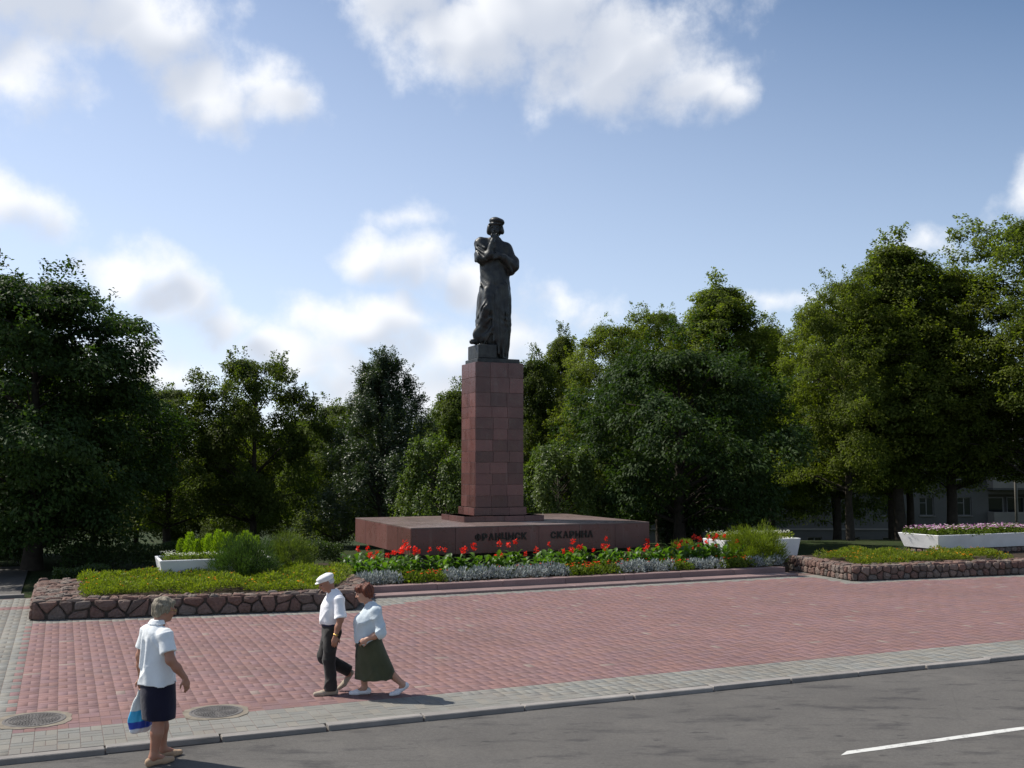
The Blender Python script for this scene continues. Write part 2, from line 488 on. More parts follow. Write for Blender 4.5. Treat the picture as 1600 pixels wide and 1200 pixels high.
# ------------------------------------------------------------------ leaf clouds
def leaf_quads(P, Nn, D, ln, wd, rng, fold=0.25):
    """diamond leaves: P base (n,3), Nn normals, D directions, ln, wd arrays -> verts, faces"""
    n = len(P)
    D = D - Nn*np.sum(D*Nn, 1, keepdims=True); D /= np.linalg.norm(D, axis=1, keepdims=True) + 1e-9
    Sd = np.cross(Nn, D)
    ln = ln[:, None]; wd = wd[:, None]
    V = np.empty((n, 4, 3), np.float32)
    V[:, 0] = P
    V[:, 1] = P + D*ln*0.45 + Sd*wd*0.5 + Nn*wd*fold
    V[:, 2] = P + D*ln
    V[:, 3] = P + D*ln*0.45 - Sd*wd*0.5 + Nn*wd*fold
    return V.reshape(-1, 3), np.arange(4*n, dtype=np.int32).reshape(n, 4)
def unit(a): return a/(np.linalg.norm(a, axis=-1, keepdims=True) + 1e-9)
# ================================================================== SETTING
random.seed(7)
def sstep(a, b, x):
    t = np.clip((x - a)/(b - a), 0, 1); return t*t*(3 - 2*t)
def terrain(x, y):
    u, v = UV(x, y)
    return float(terrain_np(np.array([x], float), np.array([y], float))[0])
def terrain_np(x, y):
    a, b = x - OX, y - OY
    u = a*CU + b*SU; v = -a*SU + b*CU
    h = -0.16 + 0.13*sstep(-2.8, -1.9, v)                     # under the paving it lies deeper
    h = h - 3.9*sstep(6, 46, v + 0.25*np.maximum(u, -8))      # the park falls away behind
    h = h + 0.06*np.sin(x*0.7)*np.sin(y*0.6)*sstep(3, 9, v)
    return h

# ground: one sheet to the horizon, finer near by
def axis(lo, hi, n0, n1, step, ext):
    core = list(np.arange(lo, hi + 1e-6, step)); far = []
    d = step
    x = hi
    while x < ext: d *= 1.35; x += d; far.append(x)
    d = step; x = lo; near = []
    while x > -ext: d *= 1.35; x -= d; near.append(x)
    return np.array(near[::-1] + core + far)
gx = axis(-45, 60, 0, 0, 1.0, 5000); gy = axis(-10, 100, 0, 0, 1.0, 5000)
GX, GY = np.meshgrid(gx, gy, indexing='ij')
GZ = terrain_np(GX.ravel(), GY.ravel())
nx, ny = len(gx), len(gy)
ii, jj = np.meshgrid(np.arange(nx-1), np.arange(ny-1), indexing='ij')
gf = np.stack([ii*ny+jj, (ii+1)*ny+jj, (ii+1)*ny+jj+1, ii*ny+jj+1], -1).reshape(-1, 4)
t = NT('park_grass'); p = t.geo()
c = t.mix(t.rng(t.noise(p, 0.6, 5), 0.35, 0.65), (0.022, 0.04, 0.012), (0.038, 0.05, 0.018))
c = t.mix(t.rng(t.noise(p, 3.0, 6, 0.7), 0.5, 0.72), c, (0.05, 0.042, 0.03))
M_GRASS = t.fin(t.bsdf(c, 0.95, 0.1, 0, t.noise(p, 30, 6, 0.7), 0.8, 0.05))
tag(obj('ground', mesh_np('ground', np.stack([GX.ravel(), GY.ravel(), GZ], 1), gf, M_GRASS, True)), kind='structure')

# ---- materials of the paving
def mat_paver(name):
    t = NT(name); p = t.geo()
    ti = t.tint()
    big = t.rng(t.noise(p, 0.45, 6, 0.65), 0.3, 0.7, 0.88, 1.12)
    fine = t.rng(t.noise(p, 60, 5, 0.7), 0.2, 0.8, 0.82, 1.15)
    k = t.math('MULTIPLY', big, fine)
    c = t.scale(ti, k)
    dirt = t.rng(t.noise(p, 1.1, 7, 0.72), 0.50, 0.75, 0, 0.4)
    c = t.mix(dirt, c, (0.155, 0.12, 0.105))
    spot = t.rng(t.noise(p, 5.5, 3, 0.6), 0.70, 0.76, 0, 0.5)
    c = t.mix(spot, c, (0.07, 0.06, 0.06))
    return t.fin(t.bsdf(c, 0.82, 0.25, 0, t.noise(p, 140, 4, 0.7), 0.35, 0.004))
M_PAVER = mat_paver('concrete_paver')
t = NT('joint_sand'); p = t.geo()
M_JOINT = t.fin(t.bsdf(t.mix(t.noise(p, 3, 5), (0.145, 0.097, 0.09), (0.18, 0.135, 0.12)), 0.95, 0.1))
t = NT('asphalt'); p = t.geo()
c = t.mix(t.rng(t.noise(p, 0.35, 5, 0.6), 0.35, 0.65), (0.092, 0.087, 0.081), (0.117, 0.111, 0.103))
c = t.mix(t.rng(t.noise(p, 90, 3, 0.8), 0.35, 0.75), t.scale(c, 0.78), t.scale(c, 1.15))
mp = t.n('ShaderNodeMapping'); mp.inputs['Rotation'].default_value = (0, 0, -ANG); mp.inputs['Scale'].default_value = (0.55, 1.5, 1); t.l(p, mp.inputs['Vector'])
c = t.mix(t.rng(t.noise(p, 28, 5, 0.8), 0.30, 0.70), t.scale(c, 0.80), t.scale(c, 1.2))
stain = t.rng(t.noise(mp.outputs[0], 2.2, 6, 0.7), 0.53, 0.66, 0, 0.85)
c = t.mix(stain, c, (0.046, 0.044, 0.044))
drop = t.rng(t.noise(mp.outputs[0], 6.0, 2, 0.5), 0.70, 0.74, 0, 0.7)
c = t.mix(drop, c, (0.035, 0.034, 0.034))
dust = t.rng(t.noise(p, 0.8, 6, 0.7), 0.50, 0.72, 0, 0.35)
c = t.mix(dust, c, (0.15, 0.14, 0.125))
crk = t.n('ShaderNodeTexVoronoi', feature='DISTANCE_TO_EDGE'); crk.inputs['Scale'].default_value = 0.35
t.l(t.mix(0.06, p, t.noise(p, 1.5, 5, 0.6, 'Color'), 'ADD'), crk.inputs['Vector'])
c = t.mix(t.rng(crk.outputs['Distance'], 0.0, 0.003, 0.25, 0.0), c, (0.06, 0.058, 0.056))
M_ASPHALT = t.fin(t.bsdf(c, 0.88, 0.25, 0, t.noise(p, 160, 3, 0.8), 0.6, 0.006))
M_KERB = mat_simple('kerb_concrete', (0.235, 0.22, 0.205), 0.9, 0.2, 0.22, 2.5, 0.5, world=True, randv=0.13, bscale=45)
M_WHITE = None
t = NT('road_paint'); p = t.geo()
wear = t.rng(t.noise(p, 9, 8, 0.8), 0.50, 0.66, 0, 0.75)
M_PAINT = t.fin(t.bsdf(t.mix(wear, (0.56, 0.56, 0.53), (0.14, 0.135, 0.13)), 0.7, 0.3))

# ---- roadway
def uv_sheet(name, quads, z, mat, step=1.0):
    """flat sheets given by uv rectangles"""
    vs, fs = [], []
    for (u0, u1, v0, v1) in quads:
        b = len(vs); vs += [W(u0, v0, z), W(u1, v0, z), W(u1, v1, z), W(u0, v1, z)]; fs.append([b, b+1, b+2, b+3])
    return obj(name, mesh_np(name, vs, fs, mat))
KV = -17.0                                 # kerb line
road = tag(uv_sheet('road', [(-90, 120, -29.5, KV - 0.13)], -0.058, M_ASPHALT), kind='structure')
# lane dashes
for a in (-16.0, -4.43, 7.2):
    mb = MB(); n = 12; L = 3.6 if a != -4.43 else 3.5
    pts = [(a + (0.18 if s else 0.0)*(i == 0) + (L)*i/n, -20.38 + s*0.105 + random.uniform(-.006, .006)) for s in (0, 1) for i in range(n+1)]
    mb.add([W(u, v, -0.054) for u, v in pts], [[i, i+1, n+1+i+1, n+1+i] for i in range(n)])
    o = mb.build('lane_marking', M_PAINT, road)
# ---- kerb stones
joints = [-22.0, -20.6, -19.2, -17.8, -16.4, -14.5, -13.1, -11.76, -10.53, -9.3, -8.10, -6.74, -5.13, -3.86, -2.52, -1.28, 0.05, 1.39, 2.7, 4.0, 5.35, 6.7, 8.0, 9.3, 10.7, 12.0, 13.4, 14.8, 16.2, 17.6, 19.0]
kerb = tag(uv_sheet('kerb', [(-22, 19, KV - 0.15, KV + 0.0)], -0.052, M_JOINT), kind='structure')
for i in range(len(joints) - 1):
    a, b = joints[i] + random.uniform(.005, .014), joints[i+1] - random.uniform(.005, .014)
    m = MB().bbox(a, b, -0.075, 0.075, -0.16, random.uniform(0.000, 0.010), 0.010)
    n = len(m.v)
    tw = random.uniform(-.004, .004); sh = random.uniform(-.012, .012)
    jit = [random.uniform(-.004, .004) for _ in m.v]
    m.v = [W(q[0] + j, KV - 0.078 + q[1] + sh + j, q[2] + tw*(q[0]-a)/(b-a) + j*0.6) for q, j in zip(m.v, jit)]
    m.build('kerb_stone', M_KERB, kerb)

# ---- paved plaza: basket weave pavers
CELL = 0.24
LW = [(-12.76, -6.62), (-6.45, -7.62), (-5.62, -5.5), (-5.75, -2.6), (-12.72, -2.5)]      # left stone bed, outline
RW = [(7.02, -7.62), (16.8, -8.55), (16.8, -3.0), (7.45, -4.4)]                           # right stone bed
def inside(poly, u, v, grow=0.0):
    c = True
    n = len(poly)
    for i in range(n):
        a = poly[i]; b = poly[(i+1) % n]; ex, ey = b[0]-a[0], b[1]-a[1]; L = math.hypot(ex, ey)
        if ((u-a[0])*ey - (v-a[1])*ex)/L > grow: return False
    return True
GREY = (0.190, 0.186, 0.167); RED = (0.192, 0.114, 0.110)
rp = random.Random(3)
def paver_colour(u, v):
    red = v > -16.06 and u > -12.83 and v < -6.35
    if red:
        if inside(LW, u, v, 0.42) or inside(RW, u, v, 0.42): red = False
        if -6.4 < u < -4.4 and v > -7.55 + (u+6.4)*0.42: red = False
    if u <= -12.83 and -4.75 < v < -4.25: red = True
    if red and rp.random() < 0.012 : return (0.22, 0.17, 0.15), 'r'
    base = RED if red else GREY
    k = rp.uniform(0.93, 1.07); h = rp.uniform(-0.008, 0.008)
    return (base[0]*k + h, base[1]*k, base[2]*k - h), ('r' if red else 'g')
pav = []
for i in range(-74, 70):
    for j in range(-71, -10):
        u0 = i*CELL; v0 = KV + 0.002 + (j + 71)*CELL
        if (i + j) % 2: subs = [(u0, v0, CELL, CELL/2), (u0, v0 + CELL/2, CELL, CELL/2)]
        else: subs = [(u0, v0, CELL/2, CELL), (u0 + CELL/2, v0, CELL/2, CELL)]
        for (a, b, w_, h_) in subs:
            cu, cv = a + w_/2, b + h_/2
            if cv > -5.95 and -5.6 < cu < 7.3: continue
            if cu > -12.8 and cv > -5.0 and cu < 9: continue
            if inside(LW, cu, cv, -0.05) or inside(RW, cu, cv, -0.05): continue
            if cu <= -12.83 and cv > -2.75: continue
            pav.append((a, b, w_, h_, cu, cv))
camxy = (0, 0)
def seen(cu, cv):
    x, y, _ = W(cu, cv); s = abs(x)/max(y, .1)
    return s < 0.485 and y > 11.3
order = sorted(range(len(pav)), key=lambda k: (0 if seen(pav[k][4], pav[k][5]) else 1, math.hypot(*W(pav[k][4], pav[k][5])[:2])))
near = set(order[:300])
MH = [(-10.42, -15.91, 0.33), (-12.5, -15.45, 0.36)]        # manholes: u, v, radius
def paver_geo(w_, h_):
    g, c = 0.0018, 0.003
    vs = []
    for (ins, z) in ((g, -0.004), (g + c, 0.0)):
        vs += [(-w_/2+ins, -h_/2+ins, z), (w_/2-ins, -h_/2+ins, z), (w_/2-ins, h_/2-ins, z), (-w_/2+ins, h_/2-ins, z)]
    return vs, [[4,5,6,7],[0,1,5,4],[1,2,6,5],[2,3,7,6],[3,0,4,7]]
plaza = tag(uv_sheet('plaza', [(-17.6, 16.8, KV, -2.7)], -0.0045, M_JOINT), kind='structure')
pv, pf, pc = [], [], []
pvar = {}
for k, (a, b, w_, h_, cu, cv) in enumerate(pav):
    if any(math.hypot(cu-m[0], cv-m[1]) < m[2] + 0.02 for m in MH): continue
    col, kind = paver_colour(cu, cv)
    dz = rp.gauss(0, 0.0009)
    tx, ty = rp.gauss(0, 0.004), rp.gauss(0, 0.004)
    if k in near:
        key = (kind, w_ > h_, rp.randrange(7))
        if key not in pvar:
            vs, fs = paver_geo(w_, h_); pvar[key] = mesh_np('paver', vs, fs, M_PAVER, cols=np.tile(col, (8, 1)))
        o = obj('paver', pvar[key], plaza, W(cu, cv, dz)); o.rotation_euler = (tx*.7, ty*.7, ANG)
    else:
        vs, fs = paver_geo(w_, h_); n0 = len(pv)
        for (x, y, z) in vs: pv.append(W(cu + x, cv + y, z + dz + x*tx + y*ty))
        pf += [[q + n0 for q in f] for f in fs]; pc += [col]*8
tag(obj('paving', mesh_np('paving', pv, np.array(pf), M_PAVER, cols=np.array(pc)), plaza), kind='stuff')

# ---- path into the park with its edging, left
path = tag(uv_sheet('path', [(-20, -13.1, -2.05, 5.6)], 0.0, M_ASPHALT), kind='structure')
u = -20.0
while u < -13.0:
    m = MB().bbox(u + .006, u + .99, -2.2, -2.06, -0.1, 0.03, 0.012); m.v = [W(*q) for q in m.v]; m.build('edging_stone', M_KERB, path); u += 1.0

# ---- manhole covers
M_IRON = mat_simple('cast_iron', (0.135, 0.125, 0.115), 0.6, 0.5, 0.25, 9, 0.5, metal=0.35)
M_COLLAR = mat_simple('collar_mortar', (0.20, 0.175, 0.14), 0.95, 0.15, 0.25, 7, 0.6)
for (u, v, r), lab in zip(MH, ('iron manhole cover in a pale mortar collar, right of the woman with the bag', 'round iron manhole cover at the left edge of the red paving')):
    e = empty('manhole_cover', W(u, v, 0.0), ANG)
    tag(e, lab, 'manhole cover', 'manhole covers in the paving')
    rr = r + 0.02
    pts = []
    for i in range(40):
        a = 2*math.pi*i/40; q = max(abs(math.cos(a)), abs(math.sin(a)))
        rad = min((rr + 0.045)/q, rr*1.22) + random.uniform(-.02, .012)
        pts.append((rad*math.cos(a), rad*math.sin(a)))
    MB().prism(pts, -0.008, 0.006).build('collar', M_COLLAR, e)
    mb = MB(); mb.lathe([(r*0.90, 0.0), (r*0.90, 0.012), (r*0.985, 0.012), (r, 0.004), (r, -.006)][::-1], 40); mb.build('rim', M_IRON, e)
    mb = MB(); mb.lathe([(r*0.885, 0.0), (r*0.885, 0.0085)], 40)
    for q in range(1, 8):
        ra = r*0.11*q; n = max(6, int(6.2*q))
        for k in range(n):
            a = 2*math.pi*(k + 0.5*(q % 2))/n; s = r*0.036
            ca, sa = math.cos(a), math.sin(a)
            f = lambda x, y: (ca*(ra + x) - sa*y, sa*(ra + x) + ca*y)
            P4 = [f(-s, -s), f(s, -s), f(s, s), f(-s, s)]
            mb.prism(P4, 0.0085, 0.0145)
    mb.build('cover', M_IRON, e)

# ================================================================== BUILDING behind the trees
M_RENDER = mat_simple('grey_render', (0.095, 0.092, 0.083), 0.9, 0.2, 0.15, 0.6, 0.3, world=True, bscale=20)
M_RENDER2 = mat_simple('pale_panel', (0.19, 0.175, 0.15), 0.9, 0.2, 0.15, 0.8, 0.3, world=True, bscale=20, randv=0.08)
M_PLINTH = mat_simple('dark_plinth', (0.08, 0.077, 0.072), 0.9, 0.2, 0.2, 0.8, 0.3, world=True, bscale=20)
M_FRAME = mat_simple('window_frame', (0.16, 0.155, 0.145), 0.6, 0.3, 0.1, 3)
t = NT('window_glass'); M_GLASS = t.fin(t.bsdf((0.015, 0.018, 0.02), 0.08, 0.5))
bz = -4.6; YB = 86.0
bld = empty('apartment_building', (30.0, YB, bz))
tag(bld, 'grey apartment building with rows of dark windows, seen behind the trees', 'building')
x0, x1 = -20.5, 30.0; H = 13.6
rows = [(1.0, 1.7), (3.45, 4.95), (6.45, 7.95), (9.45, 10.95)]
cols_ = [-17.5 + 3.1*i for i in range(9)]
xs = sorted({x0, x1} | {c_ - .6 for c_ in cols_} | {c_ + .6 for c_ in cols_})
holes = [(c_ - .6, c_ + .6, a, b) for c_ in cols_ for (a, b) in rows]
# balcony bays, right part
bays = [11.2, 16.4, 21.6, 26.8]
for c_ in bays:
    xs += [c_ - 1.9, c_ + 1.9]
    holes += [(c_ - 1.9, c_ + 1.9, a - 0.7, b + 0.25) for (a, b) in rows[1:]]
xs = sorted(set(xs)); zs = sorted({0.0, H} | {q for h_ in holes for q in h_[2:]})
mb = MB()
for i in range(len(xs)-1):
    for j in range(len(zs)-1):
        cx_, cz_ = (xs[i]+xs[i+1])/2, (zs[j]+zs[j+1])/2
        if any(a < cx_ < b and c_ < cz_ < d for a, b, c_, d in holes): continue
        mb.add([(xs[i],0,zs[j]),(xs[i+1],0,zs[j]),(xs[i+1],0,zs[j+1]),(xs[i],0,zs[j+1])], [[0,1,2,3]])
for a, b, c_, d in holes:
    y = 0.28 if b - a < 2 else 1.3
    mb.add([(a,0,c_),(b,0,c_),(b,0,d),(a,0,d),(a,y,c_),(b,y,c_),(b,y,d),(a,y,d)], [[0,4,5,1],[1,5,6,2],[2,6,7,3],[3,7,4,0]] + ([[4,5,6,7]] if y > 1 else []))
mb.add([(x0,0,0),(x0,12,0),(x0,12,H),(x0,0,H),(x1,0,0),(x1,12,0),(x1,12,H),(x1,0,H)], [[0,1,2,3],[4,7,6,5],[1,5,6,2],[3,2,6,7]])
wall = mb.build('wall', M_RENDER, bld)
MB().box(x0 - .06, x1 + .06, -0.06, -0.004, 0.0, 0.85).build('plinth', M_PLINTH, bld)
MB().box(x0 - .05, x1 + .05, -0.09, -0.004, 2.28, 2.42).build('string_course', M_RENDER2, bld)
MB().box(x0 - .4, x1 + .4, -0.55, 12.4, H, H + 0.3).build('roof', M_PLINTH, bld)
wm = {}
for (a, b, c_, d) in holes:
    if b - a > 2: continue
    key = round(d - c_, 2)
    if key not in wm:
        w2, h2 = (b-a)/2, d - c_
        m = MB(); m.box(-w2, w2, 0.14, 0.2, 0, 0.07).box(-w2, w2, 0.14, 0.2, h2-.07, h2).box(-w2, -w2+.07, 0.14, 0.2, .07, h2-.07).box(w2-.07, w2, 0.14, 0.2, .07, h2-.07).box(-.035, .035, 0.14, 0.2, .07, h2-.07)
        if h2 > 1: m.box(-w2+.07, -.035, .145, .195, h2*.68, h2*.68+.05)
        p_ = MB(); p_.box(-w2+.07, w2-.07, 0.165, 0.172, .07, h2-.07)
        s_ = MB(); s_.box(-w2-.06, w2+.06, -.12, 0.13, -.06, -.002)
        wm[key] = (m.mesh('window', M_FRAME), p_.mesh('pane', M_GLASS), s_.mesh('sill', M_RENDER2))
    a_, b_, s_ = wm[key]
    w_ = obj('window', a_, bld, ((a+b)/2, 0, c_)); obj('pane', b_, w_); obj('sill', s_, w_)
for c_ in bays:
    for k, (a, b) in enumerate(rows[1:]):
        bal = obj('balcony', MB().box(-2.0, 2.0, -1.15, 1.28, -0.16, -0.004).mesh('balcony', M_PLINTH), bld, (c_, 0, a - 0.7))
        obj('parapet', MB().box(-2.0, 2.0, -1.15, -1.05, 0.0, 1.05).box(-2.0, -1.9, -1.05, -.004, 0.0, 1.05).box(1.9, 2.0, -1.05, -.004, 0.0, 1.05).mesh('parapet', M_RENDER2), bal)
        dm = MB(); dm.box(-1.5, -0.1, 1.2, 1.27, 0.02, 2.2).box(0.15, 1.6, 1.2, 1.27, 0.75, 2.2)
        obj('balcony_door', dm.mesh('balcony_door', M_FRAME), bal)
        obj('pane', MB().box(-1.38, -0.22, 1.17, 1.195, .35, 2.1).box(0.25, 1.5, 1.17, 1.195, .85, 2.1).mesh('pane', M_GLASS), bal)
# grey poles in front of it
M_POLE = mat_simple('pole_paint', (0.22, 0.21, 0.19), 0.7, 0.3, 0.15, 3)
for x, y, lab in ((22.6, 54.0, 'thin grey lamp pole between trees above the large white planter'), (26.6, 55.0, 'thin grey lamp pole nearest the right edge of the picture')):
    z = terrain(x, y)
    e = empty('lamp_post', (x, y, z)); tag(e, lab, 'lamp post', 'lamp poles among the trees')
    MB().tube([(0,0,-.2),(0,0,4),(0,0,7.6),(0,-.3,8.2),(0,-1.3,8.45)], [.09,.075,.06,.05,.045], 10).build('pole', M_POLE, e, True)
    MB().bbox(-.13, .13, -1.9, -1.25, 8.4, 8.55, .05).build('lamp_head', M_POLE, e)
# ================================================================== MONUMENT
def mat_granite(name, c1, c2, rough, rv=0.22):
    t = NT(name); p = t.geo()
    c = t.mix(t.rng(t.noise(p, 70, 4, 0.8), 0.35, 0.65), c1, c2)
    k = t.math('MULTIPLY', t.rng(t.rand(), 0, 1, 1 - rv, 1 + rv), t.rng(t.noise(p, 1.1, 5, 0.65), 0.3, 0.7, 0.82, 1.16))
    c = t.scale(c, k)
    st = t.n('ShaderNodeMapping'); st.inputs['Scale'].default_value = (3.2, 3.2, 0.35); t.l(p, st.inputs['Vector'])
    c = t.mix(t.rng(t.noise(st.outputs[0], 1.6, 6, 0.7), 0.55, 0.75, 0, 0.42), c, (0.20, 0.155, 0.14))
    r = t.rng(t.noise(p, 4, 5), 0.3, 0.7, rough - .08, rough + .12)
    return t.fin(t.bsdf(c, r, 0.5))
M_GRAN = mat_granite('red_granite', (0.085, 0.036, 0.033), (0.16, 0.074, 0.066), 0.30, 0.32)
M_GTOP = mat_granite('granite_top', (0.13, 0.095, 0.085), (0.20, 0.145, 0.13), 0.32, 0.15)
M_MORT = mat_simple('pale_joint', (0.26, 0.19, 0.17), 0.9, 0.2, 0.3, 6)
t = NT('bronze'); p = t.objc()
pat = t.rng(t.noise(p, 2.6, 6, 0.65), 0.4, 0.7)
c = t.mix(pat, (0.022, 0.023, 0.024), (0.06, 0.066, 0.062))
M_BRONZE = t.fin(t.bsdf(c, t.rng(t.noise(p, 7, 4), .3, .7, .38, .58), 0.5, 0.35, t.noise(p, 16, 5, 0.6), 0.35, 0.02))
M_LETTER = mat_simple('letter_bronze', (0.022, 0.02, 0.018), 0.5, 0.5, 0.2, 5, metal=0.4)

PX0, PX1, PY0, PY1 = -3.60, 3.83, -2.62, 3.19
ZB, ZT = 0.63, 1.38
mon = empty('monument_pedestal', W(0, 0, 0), ANG)
tag(mon, 'tall red granite pedestal on a broad low granite platform behind the red flowers', 'pedestal')
# recessed foot and core of the platform
MB().box(PX0 + .75, PX1 - .75, PY0 + .75, PY1 - .75, -0.2, ZB - 0.004).build('foot', M_PLINTH, mon)
MB().box(PX0 + .03, PX1 - .03, PY0 + .03, PY1 - .03, ZB, ZT - 0.03).build('platform_core', M_MORT, mon)
g = 0.004
def panel_row(axis_, fixed, sgn, a, b, z0, z1, n, name='panel', mat=None, th=0.028, jit=0.0, rnd=random.Random(5)):
    edges = [a + (b-a)*i/n for i in range(n+1)]
    for i in range(1, n): edges[i] += rnd.uniform(-jit, jit)
    for i in range(n):
        p0, p1 = edges[i] + g, edges[i+1] - g
        o = rnd.uniform(-.0015, .0015)
        lo, hi = sorted((fixed - sgn*(th), fixed + sgn*o))
        if axis_ == 'x': m = MB().bbox(p0, p1, lo, hi, z0 + g, z1 - g, 0.004)
        else: m = MB().bbox(lo, hi, p0, p1, z0 + g, z1 - g, 0.004)
        m.build(name, mat or M_GRAN, mon)
panel_row('x', PY0, -1, PX0 + .004, PX1 - .004, ZB, ZT - .031, 6, jit=.15)
panel_row('x', PY1, 1, PX0 + .004, PX1 - .004, ZB, ZT - .031, 6)
panel_row('y', PX0, -1, PY0 + .03, PY1 - .03, ZB, ZT - .031, 5, jit=.1)
panel_row('y', PX1, 1, PY0 + .03, PY1 - .03, ZB, ZT - .031, 5)
for i in range(8):
    for j in range(6):
        w_, d_ = (PX1-PX0)/8, (PY1-PY0)/6
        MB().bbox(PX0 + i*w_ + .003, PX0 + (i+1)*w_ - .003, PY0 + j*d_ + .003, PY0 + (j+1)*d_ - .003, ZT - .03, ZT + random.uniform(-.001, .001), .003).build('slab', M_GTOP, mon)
# stepped base and shaft
cx0, cy0 = -0.06, 0.25
def ring(hw, hd, z0, z1, nx_, ny_):
    MB().box(cx0-hw+.02, cx0+hw-.02, cy0-hd+.02, cy0+hd-.02, z0 + .002, z1-.004).build('core', M_MORT, mon)
    panel_row('x', cy0-hd, -1, cx0-hw+.002, cx0+hw-.002, z0, z1, nx_); panel_row('x', cy0+hd, 1, cx0-hw+.002, cx0+hw-.002, z0, z1, nx_)
    panel_row('y', cx0-hw, -1, cy0-hd+.03, cy0+hd-.03, z0, z1, ny_); panel_row('y', cx0+hw, 1, cy0-hd+.03, cy0+hd-.03, z0, z1, ny_)
ring(1.30, 1.02, ZT + .001, ZT + .17, 4, 3)
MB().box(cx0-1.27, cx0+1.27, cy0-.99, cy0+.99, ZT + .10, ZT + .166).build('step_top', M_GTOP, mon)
ring(0.86, 0.69, ZT + .171, ZT + .41, 3, 3)
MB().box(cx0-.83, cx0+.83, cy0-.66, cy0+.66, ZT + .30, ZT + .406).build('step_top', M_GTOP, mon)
SB, ST = ZT + .412, 6.20
MB().box(cx0-.775, cx0+.775, cy0-.59, cy0+.59, SB, ST - .01).build('shaft_core', M_MORT, mon)
z = SB; rr = random.Random(11); k = 0
heights = [.37, .36, .36, .37, .36, .37, .36, .37, .36, .46, .50, .50]
sc_ = (ST - SB)/sum(heights)
for h_ in heights:
    z1 = z + h_*sc_; hw, hd = .795, .61
    panel_row('x', cy0-hd, -1, cx0-hw+.002, cx0+hw-.002, z, z1, 3, jit=.06, rnd=rr)
    panel_row('x', cy0+hd, 1, cx0-hw+.002, cx0+hw-.002, z, z1, 3)
    panel_row('y', cx0-hw, -1, cy0-hd+.03, cy0+hd-.03, z, z1, 2 + (k % 3 == 0), jit=.14, rnd=rr)
    panel_row('y', cx0+hw, 1, cy0-hd+.03, cy0+hd-.03, z, z1, 2)
    z = z1; k += 1
MB().bbox(cx0-.78, cx0+.78, cy0-.595, cy0+.595, ST - .03, ST, .004).build('cap_slab', M_GTOP, mon)
# raised letters on the front of the platform
def letters(txt, ua, ub, zc, hgt):
    cu = bpy.data.curves.new('letter', 'FONT'); n = len(txt); pitch = (ub - ua)/n
    for i, ch in enumerate(txt):
        cu = bpy.data.curves.new('letter', 'FONT'); cu.body = ch; cu.align_x = 'CENTER'; cu.align_y = 'CENTER'; cu.size = hgt*1.4; cu.extrude = 0.018; cu.resolution_u = 2; cu.offset = 0.012
        tmp = bpy.data.objects.new('letter', cu); COL.objects.link(tmp)
        bpy.context.view_layer.update()
        me = bpy.data.meshes.new_from_object(tmp.evaluated_get(bpy.context.evaluated_depsgraph_get()))
        bpy.data.objects.remove(tmp); bpy.data.curves.remove(cu)
        me.materials.clear(); me.materials.append(M_LETTER)
        xs_ = [v.co.x for v in me.vertices]; w_ = max(xs_) - min(xs_); c_ = (max(xs_) + min(xs_))/2
        zs_ = [v.co.y for v in me.vertices]; h0 = max(zs_) - min(zs_); cz = (max(zs_)+min(zs_))/2
        sx_ = min(1.0, pitch*0.84/w_)
        for v in me.vertices: v.co.x = (v.co.x - c_)*sx_; v.co.y = (v.co.y - cz)*(hgt/h0 if ch != 'Ц' else hgt/h0*1.12)
        o = obj('letter', me, mon, (ua + pitch*(i+.5), PY0 - 0.012, zc)); o.rotation_euler = (R(90), 0, 0)
letters('ФРАНЦЫСК', -1.76, -0.16, 1.08, 0.20)
letters('СКАРЫНА', 0.55, 1.94, 1.08, 0.20)

# ---- bronze statue (modelled in metres, x across the front, -y towards the street)
sx0, sy0, _ = W(cx0, cy0)
st = empty('statue', (sx0, sy0, ST)); tag(st, 'dark bronze statue of a robed man in a beret, hand to his chin', 'statue')
# its own plinth, square with the pedestal
pl = MB(); pl.bbox(-.70, .70, -.53, .53, 0.002, 0.13, .012)
o = pl.build('plinth', M_BRONZE, st); o.rotation_euler = (0, 0, ANG)
pb = MB(); pb.bbox(-.665, -.05, -.50, .40, 0.131, 0.56, .02)
o = pb.build('foot_block', M_BRONZE, st); o.rotation_euler = (0, 0, ANG)
def q(px, py, y=0.0): return np.array([(px - 425)/229.0, y, (1112 - py)/229.0])
def qz(py): return (1112 - py)/229.0
def qx(px): return (px - 425)/229.0
def rfold(th, Z):
    a = 0.045*np.sin(9*th + 1.5*np.sin(Z*1.3)) + 0.03*np.sin(5*th - Z*1.1 + 1.0) + 0.018*np.sin(17*th + 2*Z)
    return a*np.clip((2.55 - Z)/0.8, 0, 1)
robe = []
for (py, l, r, ry, cy) in ((1105, 402, 522, .26, .10), (1060, 395, 528, .30, .08), (1000, 355, 534, .34, .04), (965, 318, 538, .38, .0), (900, 296, 545, .41, -.02), (830, 290, 550, .42, -.03), (740, 292, 556, .42, -.03), (660, 300, 558, .40, -.02), (600, 312, 555, .38, 0), (540, 322, 546, .35, .0), (490, 326, 535, .32, .0), (430, 322, 530, .31, .0), (370, 312, 535, .31, .0), (310, 303, 532, .29, .02), (270, 315, 520, .25, .03), (245, 345, 495, .19, .04), (225, 385, 470, .14, .04)):
    robe.append((qz(py), qx((l+r)/2), cy, (r-l)/2/229.0, ry))
it = [(loft(robe, rfold, 2.15), 0.02)]
def addc(a, ra, b, rb, k=0.05, m=None): it.append((cap(a, ra, b, rb), k) if m is None else (cap(a, ra, b, rb), k, m))
# right leg stepping on to the block: thigh and knee push the cloth out
addc(q(395, 590, -.20), .17, q(372, 735, -.46), .15, .14)
addc(q(368, 740, -.46), .15, q(318, 940, -.36), .10, .12)
